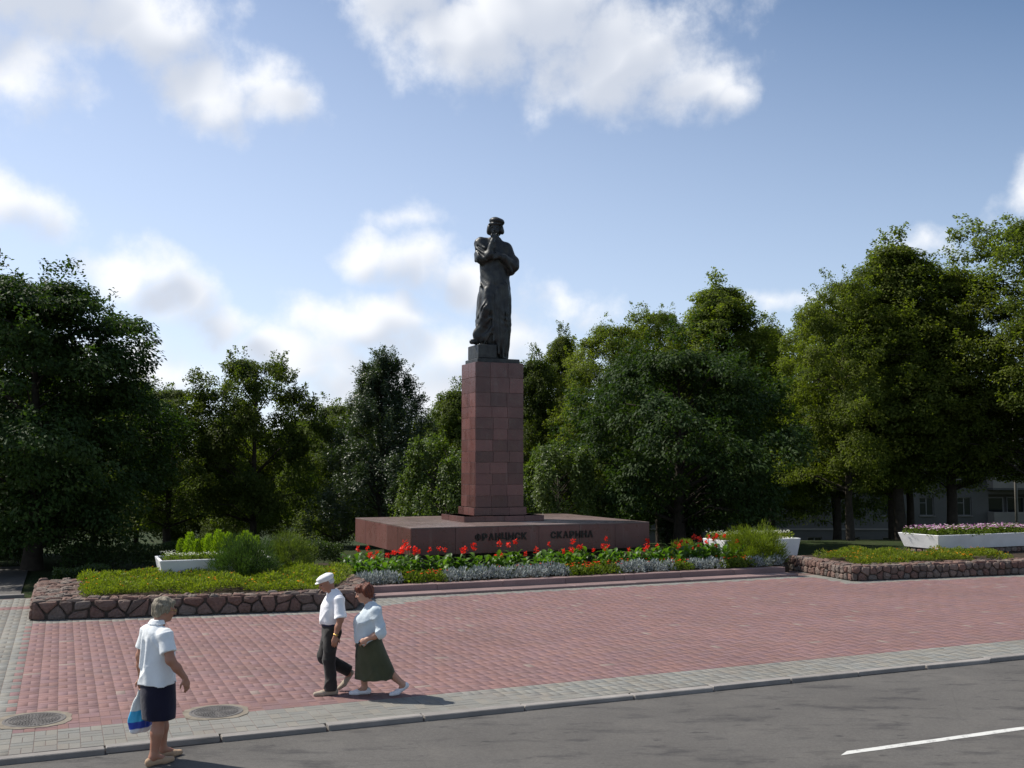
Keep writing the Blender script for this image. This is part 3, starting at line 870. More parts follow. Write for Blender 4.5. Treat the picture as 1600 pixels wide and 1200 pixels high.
# ridges of cloth hanging from the knee
for (a, b, r1, r2) in ((q(388, 650, -.40), q(308, 790, -.30), .05, .03), (q(392, 700, -.50), q(300, 845, -.38), .05, .03), (q(395, 745, -.53), q(290, 885, -.40), .055, .035),
                       (q(405, 800, -.52), q(285, 905, -.40), .045, .03), (q(415, 870, -.47), q(330, 965, -.42), .05, .035), (q(372, 600, -.36), q(360, 660, -.42), .05, .04),
                       (q(420, 640, -.42), q(425, 960, -.42), .05, .05), (q(455, 600, -.38), q(462, 1040, -.34), .045, .05), (q(490, 570, -.34), q(500, 1070, -.28), .05, .05), (q(522, 560, -.27), q(518, 1080, -.16), .05, .05),
                       (q(402, 905, -.47), q(352, 985, -.40), .05, .03)):
    addc(a, r1, b, r2, .07)
for (a, b, r1) in ((q(372, 690, -.60), q(300, 815, -.46), .035), (q(385, 775, -.66), q(292, 872, -.50), .035), (q(440, 640, -.47), q(443, 1000, -.46), .035), (q(474, 600, -.45), q(480, 1050, -.40), .035), (q(506, 590, -.40), q(510, 1060, -.30), .03), (q(404, 790, -.64), q(345, 930, -.56), .03)):
    it.append((cap(a, r1, b, r1), .05, 'sub'))
# hem sweeping to the left, shoe on the block
addc(q(330, 880, -.36), .10, q(282, 915, -.40), .05, .08); addc(q(345, 930, -.38), .10, q(285, 935, -.42), .045, .08)
addc(q(300, 965, -.30), .09, q(262, 968, -.56), .075, .05)
# jacket: hem step at the hip
it.append((loft([(qz(555), qx(434), 0, .465, .36), (qz(540), qx(434), 0, .47, .365), (qz(500), qx(432), 0, .45, .34), (qz(440), qx(429), 0, .445, .32), (qz(360), qx(425), 0, .48, .32), (qz(300), qx(420), .02, .46, .28)], lambda th, Z: 0.012*np.sin(11*th + 3*Z)), .03))
it.append((cap(q(325, 545, -.12), .03, q(330, 575, -.25), .05), .03))
# belt dip and button line
it.append((cap(q(436, 420, -.40), .02, q(440, 540, -.42), .02), .04, 'sub'))
# shoulders
it.append((ell(q(335, 262, .0), (.21, .20, .20)), .10)); it.append((ell(q(512, 300, .03), (.20, .20, .20)), .10))
# right arm: elbow low, forearm up to the chin
addc(q(318, 268, -.02), .185, q(338, 372, -.22), .20, .08)
addc(q(338, 372, -.22), .19, q(395, 362, -.42), .15, .08)
addc(q(388, 365, -.42), .125, q(415, 272, -.44), .085, .04)
addc(q(415, 272, -.44), .078, q(424, 244, -.42), .07, .02)
for (a, b) in ((q(292, 300, -.12), q(350, 345, -.40)), (q(296, 330, -.16), q(352, 385, -.40)), (q(305, 275, -.14), q(360, 310, -.34)), (q(312, 368, -.26), q(372, 398, -.42))):
    addc(a, .04, b, .05, .04)
for (a, b) in ((q(292, 316, -.20), q(345, 366, -.46)), (q(302, 290, -.22), q(352, 328, -.42)), (q(318, 350, -.36), q(368, 385, -.56))):
    it.append((cap(a, .022, b, .022), .04, 'sub'))
addc(q(292, 385, -.05), .06, q(300, 345, -.02), .12, .05)
# hand: fist with fingers along the cheek
it.append((ell(q(424, 232, -.42), (.075, .06, .085)), .02))
for i, (dx, tx, tz) in enumerate(((-12, 404, 196), (-4, 412, 205), (5, 424, 212), (13, 434, 218))):
    addc(q(420 + dx, 232, -.46), .026, q(tx + 6, tz + 12, -.46), .024, .008); addc(q(tx + 6, tz + 12, -.46), .024, q(tx + 4, tz + 2, -.42), .02, .008)
addc(q(438, 238, -.43), .028, q(446, 212, -.40), .024, .01)
# left arm: elbow out, forearm across the waist
addc(q(522, 305, .02), .18, q(572, 425, -.08), .185, .09)
addc(q(572, 428, -.08), .185, q(500, 382, -.40), .125, .07)
addc(q(556, 462, -.05), .13, q(578, 395, -.02), .17, .06)
for (a, b) in ((q(548, 330, -.10), q(590, 400, -.14)), (q(560, 360, -.16), q(585, 440, -.20)), (q(535, 320, -.14), q(560, 420, -.26)), (q(520, 400, -.42), q(560, 470, -.24))):
    addc(a, .035, b, .045, .04)
addc(q(505, 382, -.41), .085, q(470, 372, -.46), .07, .03)
it.append((ell(q(458, 370, -.47), (.10, .055, .07)), .03))
for i in range(4):
    addc(q(455, 358 + 9*i, -.50), .026, q(425 + 2*i, 362 + 9*i, -.50), .024, .01); addc(q(425 + 2*i, 362 + 9*i, -.50), .024, q(405 + 4*i, 368 + 8*i, -.47), .02, .01)
addc(q(462, 352, -.48), .027, q(440, 343, -.46), .023, .01)
# neck, collar
addc(q(432, 250, .03), .15, q(433, 190, -.02), .125, .05)
it.append((loft([(qz(248), qx(432), .02, .21, .17), (qz(226), qx(433), .0, .165, .15)]), .04))
# head: face, jaw, nose, brow
it.append((ell(q(435, 158, -.03), (.165, .20, .23)), .03)); it.append((ell(q(434, 186, -.11), (.125, .13, .13)), .05)); it.append((ell(q(433, 205, -.17), (.06, .06, .05)), .03))
addc(q(431, 160, -.225), .025, q(429, 180, -.265), .035, .02)
addc(q(412, 154, -.20), .03, q(452, 154, -.20), .03, .02)
for xx in (418, 446): it.append((ell(q(xx, 162, -.235), (.03, .03, .022)), .015, 'sub'))
addc(q(420, 192, -.225), .016, q(444, 192, -.225), .016, .012)
# hair bobbed to the jaw
for (px, py, y, rx_, rz_) in ((392, 158, -.02, .07, .13), (388, 178, .02, .075, .09), (484, 158, .0, .065, .13), (487, 180, .02, .075, .09), (436, 150, .13, .17, .18), (436, 188, .13, .17, .12)):
    it.append((ell(q(px, py, y), (rx_, .15, rz_)), .06))
# beret
it.append((ell(q(448, 108, -.02), (.262, .27, .125), Matrix.Rotation(R(10), 3, 'Y')), .03)); it.append((ell(q(438, 132, -.04), (.225, .225, .075)), .025))
it.append((cap(q(392, 136, -.21), .035, q(478, 134, -.19), .035), .02))
it.append((boxp((-1.2, -1, .13), (1.2, 1, 5.2)), 0.01, 'int'))
def wob(X, Y, Z): return 0.010*np.sin(7*X + 3*Z)*np.sin(6*Y + 5*Z) + 0.006*np.sin(19*X + 11*Z + 4*np.sin(5*Z))*np.sin(15*Y - 9*Z)
fig = obj('figure', sdf_mesh('figure', it, 0.021, M_BRONZE, wob, 1), st)
fig.scale = (.955, .97, 1.03); fig.location = (.045, 0, 0)
# ================================================================== STONE BEDS, KERB STEPS, PLANTERS
rs = random.Random(21)
def clip_poly(poly, px, py, nx_, ny_):
    """keep the side where (p - P).n <= 0"""
    out = []; n = len(poly)
    for i in range(n):
        a, b = poly[i], poly[(i+1) % n]
        da = (a[0]-px)*nx_ + (a[1]-py)*ny_; db = (b[0]-px)*nx_ + (b[1]-py)*ny_
        if da <= 0: out.append(a)
        if da*db < 0:
            t_ = da/(da-db); out.append((a[0]+(b[0]-a[0])*t_, a[1]+(b[1]-a[1])*t_))
    return out
def voronoi(poly, sites):
    cells = []
    for i, s in enumerate(sites):
        c_ = list(poly)
        near_ = sorted(range(len(sites)), key=lambda j: (sites[j][0]-s[0])**2 + (sites[j][1]-s[1])**2)[1:16]
        for j in near_:
            q_ = sites[j]; c_ = clip_poly(c_, (s[0]+q_[0])/2, (s[1]+q_[1])/2, q_[0]-s[0], q_[1]-s[1])
            if len(c_) < 3: break
        if len(c_) >= 3: cells.append(c_)
    return cells
def sites_in(poly, sx_, sy_):
    xs_ = [p[0] for p in poly]; ys_ = [p[1] for p in poly]; out = []
    nx_ = max(1, round((max(xs_)-min(xs_))/sx_)); ny_ = max(1, round((max(ys_)-min(ys_))/sy_))
    dx, dy = (max(xs_)-min(xs_))/nx_, (max(ys_)-min(ys_))/ny_
    for i in range(nx_):
        for j in range(ny_):
            p = (min(xs_) + (i + .5 + rs.uniform(-.36, .36) + .25*(j % 2))*dx, min(ys_) + (j + .5 + rs.uniform(-.3, .3))*dy)
            if len(clip_poly([(p[0]-.001, p[1]-.001), (p[0]+.001, p[1]-.001), (p[0], p[1]+.001)], 0, 0, 0, 0)) and pip(poly, p): out.append(p)
    return out
def pip(poly, p):
    c_ = False; n = len(poly)
    for i in range(n):
        a, b = poly[i], poly[i-1]
        if (a[1] > p[1]) != (b[1] > p[1]) and p[0] < (b[0]-a[0])*(p[1]-a[1])/(b[1]-a[1]) + a[0]: c_ = not c_
    return c_
def stone_geo(cell, gap, bulge, depth):
    """boulder face in the (a, b) plane, +c outwards; rounded rim"""
    cx_ = sum(p[0] for p in cell)/len(cell); cy_ = sum(p[1] for p in cell)/len(cell)
    # resample outline and pull it in
    pts = []
    n = len(cell)
    for i in range(n):
        a, b = cell[i], cell[(i+1) % n]; L = math.hypot(b[0]-a[0], b[1]-a[1]); k = 2 if L > .12 else 1
        for j in range(k): pts.append((a[0]+(b[0]-a[0])*j/k, a[1]+(b[1]-a[1])*j/k))
    # round the corners
    m = len(pts); pts = [((pts[i-1][0]+5*pts[i][0]+pts[(i+1) % m][0])/7 + rs.uniform(-.007, .007), (pts[i-1][1]+5*pts[i][1]+pts[(i+1) % m][1])/7 + rs.uniform(-.007, .007)) for i in range(m)]
    r0 = sum(math.hypot(p[0]-cx_, p[1]-cy_) for p in pts)/m
    def ringp(s, h_, jit): return [(cx_+(p[0]-cx_)*s + rs.uniform(-jit, jit), cy_+(p[1]-cy_)*s + rs.uniform(-jit, jit), h_ + rs.uniform(-jit, jit)) for p in pts]
    s0 = max(.5, 1 - gap/r0)
    pr_ = rs.uniform(-.008, .016); bulge = bulge + pr_
    V = ringp(s0, -depth, 0) + ringp(s0, max(0, pr_), .006) + ringp(s0*0.86, bulge*.75, .009) + ringp(s0*.5, bulge, .012)
    F = []
    for k in range(3):
        for i in range(m): F.append([k*m+i, k*m+(i+1) % m, (k+1)*m+(i+1) % m, (k+1)*m+i])
    F.append([3*m+i for i in range(m)])
    return V, F
def mat_stone(name):
    t = NT(name); p = t.objc(); rd = t.rand()
    ramp = t.n('ShaderNodeValToRGB'); t.l(rd, ramp.inputs[0])
    e = ramp.color_ramp.elements; e[0].position = 0; e[0].color = (0.135, 0.082, 0.068, 1); e[1].position = 1; e[1].color = (0.20, 0.145, 0.12, 1)
    for pos, c_ in ((.25, (0.16, 0.10, 0.082)), (.45, (0.115, 0.092, 0.08)), (.6, (0.175, 0.108, 0.088)), (.78, (0.14, 0.122, 0.108))):
        k = e.new(pos); k.color = c_ + (1,)
    c = t.mix(t.rng(t.noise(t.geo(), 22, 6, 0.7), 0.3, 0.7), t.scale(ramp.outputs[0], .75), t.scale(ramp.outputs[0], 1.3))
    c = t.mix(t.rng(t.noise(t.geo(), 5, 5, 0.7), 0.58, 0.75, 0, .5), c, (0.16, 0.15, 0.13))
    return t.fin(t.bsdf(c, 0.9, 0.25, 0, t.noise(t.geo(), 32, 6, 0.7), 0.7, 0.02))
M_STONE = mat_stone('rubble_stone')
M_MORTAR = mat_simple('dark_mortar', (0.085, 0.073, 0.063), 0.95, 0.1, 0.3, 5, 0.6, world=True)
M_SOIL = mat_simple('soil', (0.045, 0.034, 0.025), 0.98, 0.1, 0.35, 6, 1.0, world=True, bscale=20)

def wall_face(parent, a, b, z0, z1, sx_, rows_, gap=.012, bulge=.035):
    """stones on the vertical face from a to b (uv), outside on the right-hand side of a->b"""
    L = math.hypot(b[0]-a[0], b[1]-a[1]); du, dv = (b[0]-a[0])/L, (b[1]-a[1])/L; nu, nv = dv, -du
    poly = [(0, z0), (L, z0), (L, z1), (0, z1)]
    for cell in voronoi(poly, sites_in(poly, sx_, (z1-z0)/rows_)):
        bl = bulge*rs.uniform(.5, 1.3)
        V, F = stone_geo(cell, gap, bl, .03)
        cx_, cz_ = V[0][0], V[0][1]
        Vw = []
        o3 = W(a[0]+du*cx_, a[1]+dv*cx_, cz_)
        for (s, h_, c_) in V:
            w_ = W(a[0]+du*s+nu*c_, a[1]+dv*s+nv*c_, h_); Vw.append((w_[0]-o3[0], w_[1]-o3[1], w_[2]-o3[2]))
        obj('stone', mesh_np('stone', Vw, F, M_STONE, False), parent, o3)
def wall_top(parent, poly, z, sx_, gap=.011, bulge=.03):
    for cell in voronoi(poly, sites_in(poly, sx_, sx_*.9)):
        if len(cell) < 3: continue
        ar = 0.5*sum(cell[i][0]*cell[(i+1) % len(cell)][1]-cell[(i+1) % len(cell)][0]*cell[i][1] for i in range(len(cell)))
        if ar < 0: cell = cell[::-1]
        if abs(ar) < .004: continue
        V, F = stone_geo(cell, gap, bulge*rs.uniform(.3, 1.5), .03); o3 = W(V[0][0], V[0][1], z)
        obj('stone', mesh_np('stone', [(w_[0]-o3[0], w_[1]-o3[1], w_[2]-o3[2]) for w_ in (W(s, h_, z + c_) for s, h_, c_ in V)], F, M_STONE, False), parent, o3)
def offset_in(poly, ds):
    """convex ccw polygon, inset each edge by ds[i]"""
    out = list(poly); n = len(poly)
    for i in range(n):
        a, b = poly[i], poly[(i+1) % n]; L = math.hypot(b[0]-a[0], b[1]-a[1]); nx_, ny_ = (b[1]-a[1])/L, -(b[0]-a[0])/L
        out = clip_poly(out, a[0]-nx_*ds[i], a[1]-ny_*ds[i], nx_, ny_)
    return out

# left bed
WH = 0.37
lw = empty('stone_wall', W(-9.2, -5.0, 0)); lw.rotation_euler = (0, 0, 0)
tag(lw, 'low rubble stone wall around the left bed of feathery plants', 'stone wall', 'rubble walls around the beds')
inv = Matrix.Translation(lw.location).inverted()
def core(name, poly, z0, z1, mat, parent=None):
    m = MB().prism([W(*p)[:2] for p in poly], z0, z1); 
    if parent is not None: m.v = [tuple(np.array(v_) - np.array(parent.location)) for v_ in m.v]
    return m.build(name, mat, parent)
class Off:    # parents with an offset: children are given in world coordinates
    pass
def to_world_children(e):
    for c_ in e.children:
        if c_.name.startswith('stone'): c_.location = Vector(c_.location) - e.location
LWi = offset_in(LW, [0.03]*5)
core('core', LWi, -.1, WH - .006, M_MORTAR, lw)
wall_face(lw, LW[0], LW[1], 0.0, WH, .36, 1.8, gap=.012, bulge=.04); wall_face(lw, LW[1], LW[2], 0.0, WH, .33, 1.8, gap=.012, bulge=.04); wall_face(lw, LW[4], LW[0], 0.0, WH, .36, 1.8, gap=.012, bulge=.04)
bedL = offset_in(LW, [0.42, .45, .02, .02, .95])
strip1 = offset_in(LW, [0, 0, 0, 0, 0]); a = LW[0]; b = LW[1]; L = math.hypot(b[0]-a[0], b[1]-a[1]); nx_, ny_ = (b[1]-a[1])/L, -(b[0]-a[0])/L
front = clip_poly(list(LW), a[0]-nx_*.42, a[1]-ny_*.42, -nx_, -ny_)
wall_top(lw, front, WH, .24)
a4, a0 = LW[4], LW[0]; L = math.hypot(a0[0]-a4[0], a0[1]-a4[1]); n4 = ((a0[1]-a4[1])/L, -(a0[0]-a4[0])/L)
side = clip_poly(clip_poly(list(LW), a[0]-nx_*.42, a[1]-ny_*.42, nx_, ny_), a4[0]-n4[0]*.95, a4[1]-n4[1]*.95, -n4[0], -n4[1])
wall_top(lw, side, WH, .25)
b1, b2 = LW[1], LW[2]; L = math.hypot(b2[0]-b1[0], b2[1]-b1[1]); n1 = ((b2[1]-b1[1])/L, -(b2[0]-b1[0])/L)
side = clip_poly(clip_poly(list(LW), a[0]-nx_*.42, a[1]-ny_*.42, nx_, ny_), b1[0]-n1[0]*.5, b1[1]-n1[1]*.5, -n1[0], -n1[1])
wall_top(lw, side, WH, .25)
to_world_children(lw)

rw = empty('stone_wall', W(11.0, -6.0, 0))
tag(rw, 'low rubble stone wall of small rounded stones around the right bed', 'stone wall', 'rubble walls around the beds')
core('core', offset_in(RW, [.03]*4), -.1, WH - .006, M_MORTAR, rw)
RVIS = (14.4, RW[0][1] + (RW[1][1]-RW[0][1])*(14.4-RW[0][0])/(RW[1][0]-RW[0][0]))
wall_face(rw, RW[0], RVIS, 0, WH, .24, 2, .012, .036); wall_face(rw, RW[3], RW[0], 0, WH, .19, 2.4, .012, .036)
a, b = RW[0], RW[1]; L = math.hypot(b[0]-a[0], b[1]-a[1]); nx_, ny_ = (b[1]-a[1])/L, -(b[0]-a[0])/L
front = clip_poly(clip_poly(list(RW), a[0]-nx_*.6, a[1]-ny_*.6, -nx_, -ny_), 14.4, 0, 1, 0); wall_top(rw, front, WH, .26)
a3, a0 = RW[3], RW[0]; L = math.hypot(a0[0]-a3[0], a0[1]-a3[1]); n3 = ((a0[1]-a3[1])/L, -(a0[0]-a3[0])/L)
side = clip_poly(clip_poly(list(RW), a[0]-nx_*.6, a[1]-ny_*.6, nx_, ny_), a3[0]-n3[0]*.55, a3[1]-n3[1]*.55, -n3[0], -n3[1]); wall_top(rw, side, WH, .26)
to_world_children(rw)
core('bed_soil', offset_in(LW, [.4, .4, .05, .05, .9]), WH - .08, WH + .01, M_SOIL, lw)
core('bed_soil', offset_in(RW, [.6, .05, .05, .5]), WH - .08, WH + .01, M_SOIL, rw)

# flower bed in front of the monument: two granite steps
M_STEP = mat_granite('step_granite', (0.15, 0.095, 0.09), (0.25, 0.175, 0.165), 0.6, 0.12)
fb = empty('flower_bed', W(0.7, -4.2, 0), ANG)
tag(fb, 'long flower bed edged by two low reddish granite steps', 'flower bed')
for (v0, v1, z0, z1, n, off) in ((-6.02, -5.47, -.05, .055, 8, 0), (-5.46, -5.16, -.05, .20, 8, .7)):
    ua, ub = -6.6 - .7, 6.55
    for i in range(n):
        p0, p1 = ua + (ub-ua)*i/n, ua + (ub-ua)*(i+1)/n
        p0 = max(p0, -6.15 if z1 < .1 else -5.8)
        MB().bbox(p0 + .003 - .7, p1 - .003 - .7, v0 + 4.2, v1 + 4.2, z0, z1 + rs.uniform(-.004, .004), .01).build('step_stone', M_STEP, fb)
poly = [(-5.8, -5.17), (6.9, -5.17), (7.2, -4.4), (9.5, -2.2), (9.5, 1.0), (-6.0, 1.0), (-5.9, -2.6)]
MB().prism([(p[0]-.7, p[1]+4.2) for p in poly], -.15, .185).build('soil', M_SOIL, fb)

# white planters (wider at the top)
M_PLANTER = mat_simple('white_paint', (0.72, 0.72, 0.72), 0.75, 0.3, 0.10, 2.2, 0.5, bscale=9)
def planter(label, u0, u1, v0, v1, zb, zt, flare, group='white concrete planters'):
    e = empty('planter', W((u0+u1)/2, (v0+v1)/2, zb), ANG); tag(e, label, 'planter', group)
    hu, hv, H_ = (u1-u0)/2, (v1-v0)/2, zt - zb; t_ = .07
    out0 = [(-hu+flare, -hv+flare), (hu-flare, -hv+flare), (hu-flare, hv-flare), (-hu+flare, hv-flare)]; out1 = [(-hu, -hv), (hu, -hv), (hu, hv), (-hu, hv)]
    in1 = [(-hu+t_, -hv+t_), (hu-t_, -hv+t_), (hu-t_, hv-t_), (-hu+t_, hv-t_)]
    V = [p + (0,) for p in out0] + [p + (H_,) for p in out1] + [p + (H_,) for p in in1] + [p + (H_-.07,) for p in in1]
    F = [[3,2,1,0]]
    for k in range(3): F += [[k*4+i, k*4+(i+1) % 4, (k+1)*4+(i+1) % 4, (k+1)*4+i] for i in range(4)]
    me = mesh_np('trough', V, F, M_PLANTER)
    bm = bmesh.new(); bm.from_mesh(me); bmesh.ops.bevel(bm, geom=bm.edges[:], offset=.012, segments=1, affect='EDGES'); bm.to_mesh(me); bm.free()
    obj('trough', me, e)
    obj('soil', mesh_np('soil', [(p[0], p[1], H_-.068) for p in in1], [[0,1,2,3]], M_SOIL), e)
    return e
pl1 = planter('white concrete planter in the left bed holding bright green cypress-like plants', -10.15, -7.6, -4.15, -2.7, WH + .01, .87, .10)
pl2 = planter('small white concrete planter half hidden behind the bushy shrub on the right', 5.9, 8.7, -3.5, -2.3, .2, .82, .10)
pl3 = planter('large white planter of purple and white flowers at the far right', 11.75, 16.2, -6.0, -4.35, .54, .97, .13)
ped = empty('stone_plinth', W(13.9, -5.2, 0), 0); tag(ped, 'rubble stone base under the large white planter at the far right', 'plinth')
pb_ = [(11.95, -5.85), (16.0, -5.85), (16.0, -4.5), (11.95, -4.5)]
core('core', offset_in(pb_, [.03]*4), .2, .536, M_MORTAR, ped)
wall_face(ped, pb_[0], pb_[1], WH, .53, .22, 1); wall_face(ped, pb_[3], pb_[0], WH, .53, .22, 1)
to_world_children(ped)

# ================================================================== FLOWERS AND LOW PLANTS
def tufts(name, centres, per, rad, hgt, ln, wd, up, mat, parent=None, cr=(0, 1), rng=None, droop=0.0):
    """mounds of small leaves; centres (n,4): x, y, z, scale"""
    C_ = np.repeat(centres, per, 0); n = len(C_)
    d = rng.normal(size=(n, 3)); d[:, 2] = np.abs(d[:, 2]); d = unit(d)
    s = C_[:, 3:4]; r = rng.uniform(.55, 1.0, (n, 1))**.5
    P = C_[:, :3] + d*r*s*np.array([rad, rad, hgt])
    D = unit(d*np.array([1, 1, .6]) + rng.normal(size=(n, 3))*.55 + np.array([0, 0, up])); Nn = unit(np.cross(D, rng.normal(size=(n, 3))))
    L = ln*rng.uniform(.6, 1.25, n)*C_[:, 3]; V, F = leaf_quads(P, Nn, D, L, wd*rng.uniform(.7, 1.2, n)*C_[:, 3], rng)
    tint = np.zeros((n, 3)); tint[:, 0] = rng.uniform(cr[0], cr[1], n); tint[:, 1] = rng.uniform(.2, .8, n)
    return obj(name, mesh_np(name, V, F, mat, cols=np.repeat(tint, 4, 0)), parent)
def scatter(poly, step, rng, z, smin=.8, smax=1.2, jit=.45):
    xs_ = [p[0] for p in poly]; ys_ = [p[1] for p in poly]; out = []
    u = min(xs_)
    while u < max(xs_):
        v = min(ys_)
        while v < max(ys_):
            p = (u + rng.uniform(-jit, jit)*step, v + rng.uniform(-jit, jit)*step)
            if pip(poly, p): out.append(W(p[0], p[1], z) + (rng.uniform(smin, smax),))
            v += step
        u += step
    return np.array(out)
rng = np.random.default_rng(4)
M_MARI = mat_leaf('marigold_leaf', (0.075, 0.12, 0.018), (0.20, 0.225, 0.024), .35, .6, .25)
M_SILVER = mat_leaf('silver_leaf', (0.19, 0.22, 0.215), (0.33, 0.36, 0.355), .15, .8, .15, (1.0, 1.0, .95))
M_ORANGE = mat_leaf('orange_petal', (0.70, 0.20, 0.01), (0.85, 0.42, 0.02), .25, .6, .2, (1.3, 1.1, .5))
M_BRICKRED = mat_leaf('red_petal', (0.70, 0.035, 0.015), (0.80, 0.10, 0.02), .25, .6, .2, (1.3, 1.0, .8))
M_PETUNIA = mat_leaf('petunia_petal', (0.42, 0.07, 0.36), (0.82, 0.74, 0.78), .25, .6, .2, (1.2, 1.1, 1.1))
M_WHITEP = mat_leaf('white_petal', (0.62, 0.64, 0.54), (0.80, 0.80, 0.74), .25, .7, .2, (1.1, 1.1, 1.0))
def bed_wave(c_):
    c_[:, 2] += .07*np.sin(c_[:, 0]*1.9 + 1)*np.sin(c_[:, 1]*1.7) + .05*np.sin(c_[:, 0]*4.7 + 2*np.sin(c_[:, 1]*3)); c_[:, 3] *= 1 + .3*np.sin(c_[:, 0]*6.1)*np.sin(c_[:, 1]*5.3); return c_
lbed = offset_in(LW, [.48, .55, .05, .9, 1.0])
cL = bed_wave(scatter(lbed, .19, rng, WH + .05))
e = tufts('marigold_bed', cL, 150, .19, .155, .055, .019, .7, M_MARI, None, (0, 1), rng)
tag(e, 'carpet of feathery green plants on the left stone bed', 'plants', kind='stuff')
def blossoms(name, cen, n, spread, zoff, size, mat, parent, rng, per=6):
    """small round heads of several petals"""
    pick = cen[rng.integers(0, len(cen), n)]; P0 = pick[:, :3] + np.c_[rng.normal(size=(n, 2))*spread, rng.uniform(.75, 1.1, n)*zoff]
    P = np.repeat(P0, per, 0); m = len(P); a = np.tile(np.arange(per)*2*math.pi/per, n) + rng.uniform(0, .6, m)
    D = np.c_[np.cos(a), np.sin(a), rng.uniform(.1, .7, m)]; D = unit(D); Nn = unit(np.cross(D, np.c_[-np.sin(a), np.cos(a), np.zeros(m)]))
    sz = np.repeat(size*rng.uniform(.7, 1.25, n), per); V, F = leaf_quads(P, Nn, D, sz, sz*.9, rng, 0)
    ti = np.zeros((m, 3)); ti[:, 0] = np.repeat(rng.uniform(0, 1, n), per); ti[:, 1] = np.repeat(rng.uniform(.3, .7, n), per)
    return tag(obj(name, mesh_np(name, V, F, mat, cols=np.repeat(ti, 4, 0)), parent), kind='stuff')
blossoms('orange_blossoms', cL[rng.random(len(cL)) < .22], 190, .10, .17, .028, M_ORANGE, e, rng)
rbed = [(7.75, -7.2), (12.9, -7.75), (11.6, -6.05), (8.0, -5.0)]
cR = bed_wave(scatter(rbed, .19, rng, WH + .05))
e = tufts('marigold_bed', cR, 150, .19, .17, .055, .019, .7, M_MARI, None, (.1, 1), rng)
tag(e, 'carpet of feathery green plants with yellow flecks on the right stone bed', 'plants', kind='stuff')
blossoms('orange_blossoms', cR[rng.random(len(cR)) < .3], 230, .10, .18, .028, M_ORANGE, e, rng)
# silver-leaved border
sil = [(-5.75, -5.12), (6.8, -5.12), (7.0, -4.55), (-5.6, -4.5)]
cS = scatter(sil, .17, rng, .20, .7, 1.15)
uu = np.array([UV(x, y)[0] for x, y in cS[:, :2]])
gapm = (np.sin(uu*1.35 + .8) > .72) | ((uu > 3.1) & (uu < 3.7)) | ((uu > 0.2) & (uu < 1.5) & (rng.random(len(uu)) < .75))
e = tufts('silver_border', cS[~gapm], 60, .14, .26, .10, .035, .9, M_SILVER, None, (0, 1), rng)
tag(e, 'border of silver grey leaved plants along the granite step', 'plants', kind='stuff')
cG = cS[gapm]
e = tufts('bedding_plants', np.vstack([cG, scatter([(-5.4, -4.75), (6.4, -4.75), (6.4, -4.35), (-5.4, -4.35)], .2, rng, .2)]), 55, .14, .22, .09, .04, .6, M_MARI, None, (0, .5), rng)
tag(e, 'low green bedding plants with small red flowers among the silver border', 'plants', kind='stuff')
blossoms('red_blossoms', np.vstack([cG, scatter([(-2, -4.7), (3.4, -4.7), (3.4, -4.35), (-2, -4.35)], .25, rng, .22)]), 150, .08, .27, .035, M_BRICKRED, e, rng)
# flowers in the planters
def in_planter(e, n, mats, hgt):
    pass
c3 = scatter([(11.85, -5.9), (16.1, -5.9), (16.1, -4.45), (11.85, -4.45)], .2, rng, .93)
e = tufts('petunias', c3, 70, .16, .20, .07, .035, .5, M_MARI, None, (0, .3), rng); tag(e, 'purple and white flowers filling the large white planter', 'flowers', kind='stuff')
blossoms('petunia_blossoms', c3, 620, .10, .24, .036, M_PETUNIA, e, rng)
c1 = scatter([(-10.05, -4.05), (-7.7, -4.05), (-7.7, -3.55), (-9.7, -3.55), (-9.7, -2.8), (-10.05, -2.8)], .17, rng, .83)
e = tufts('white_flowers', c1, 60, .12, .14, .05, .022, .5, M_MARI, None, (0, .4), rng); tag(e, 'small white flowers edging the left white planter', 'flowers', kind='stuff')
blossoms('white_blossoms', c1, 420, .07, .16, .02, M_WHITEP, e, rng)
c2 = scatter([(6.0, -3.4), (8.6, -3.4), (8.6, -2.4), (6.0, -2.4)], .18, rng, .80)
e = tufts('white_flowers', c2, 60, .13, .19, .06, .025, .5, M_MARI, None, (.4, 1), rng); tag(e, 'small white flowers filling the half hidden right planter', 'flowers', kind='stuff')
blossoms('white_blossoms', c2, 420, .08, .22, .024, M_WHITEP, e, rng)

# bright green pointed plants in the left planter: each its own thing
M_KOCHIA = mat_leaf('kochia_leaf', (0.13, 0.21, 0.012), (0.22, 0.30, 0.02), .35, .6, .2)
def spire(name, H_, r_, n, ln, wd, mat, rng, up=1.0, cr=(0, 1), shape=None):
    zt = rng.uniform(0, 1, n); th = rng.uniform(0, 2*math.pi, n)
    rad = r_*(shape(zt) if shape is not None else np.sqrt(np.clip(1 - zt, 0, 1))*(.55 + .45*zt))*rng.uniform(.5, 1, n)**.5
    P = np.c_[np.cos(th)*rad, np.sin(th)*rad, zt*H_]
    D = unit(np.c_[np.cos(th), np.sin(th), np.full(n, up)] + rng.normal(size=(n, 3))*.35); Nn = unit(np.cross(D, rng.normal(size=(n, 3))))
    V, F = leaf_quads(P, Nn, D, ln*rng.uniform(.6, 1.2, n), wd*rng.uniform(.7, 1.2, n), rng)
    ti = np.zeros((n, 3)); ti[:, 0] = rng.uniform(cr[0], cr[1], n); ti[:, 1] = rng.uniform(.2, .8, n)
    return mesh_np(name, V, F, mat, cols=np.repeat(ti, 4, 0))
M_STEM = mat_simple('green_stem', (0.07, 0.09, 0.03), 0.8, 0.2, .2, 10)
kv = [spire('foliage', .50, .165, 700, .07, .016, M_KOCHIA, rng, 1.6) for _ in range(3)]
ks = MB().tube([(0,0,-.03),(0,0,.3)], [.012,.006], 6).mesh('stem', M_STEM)
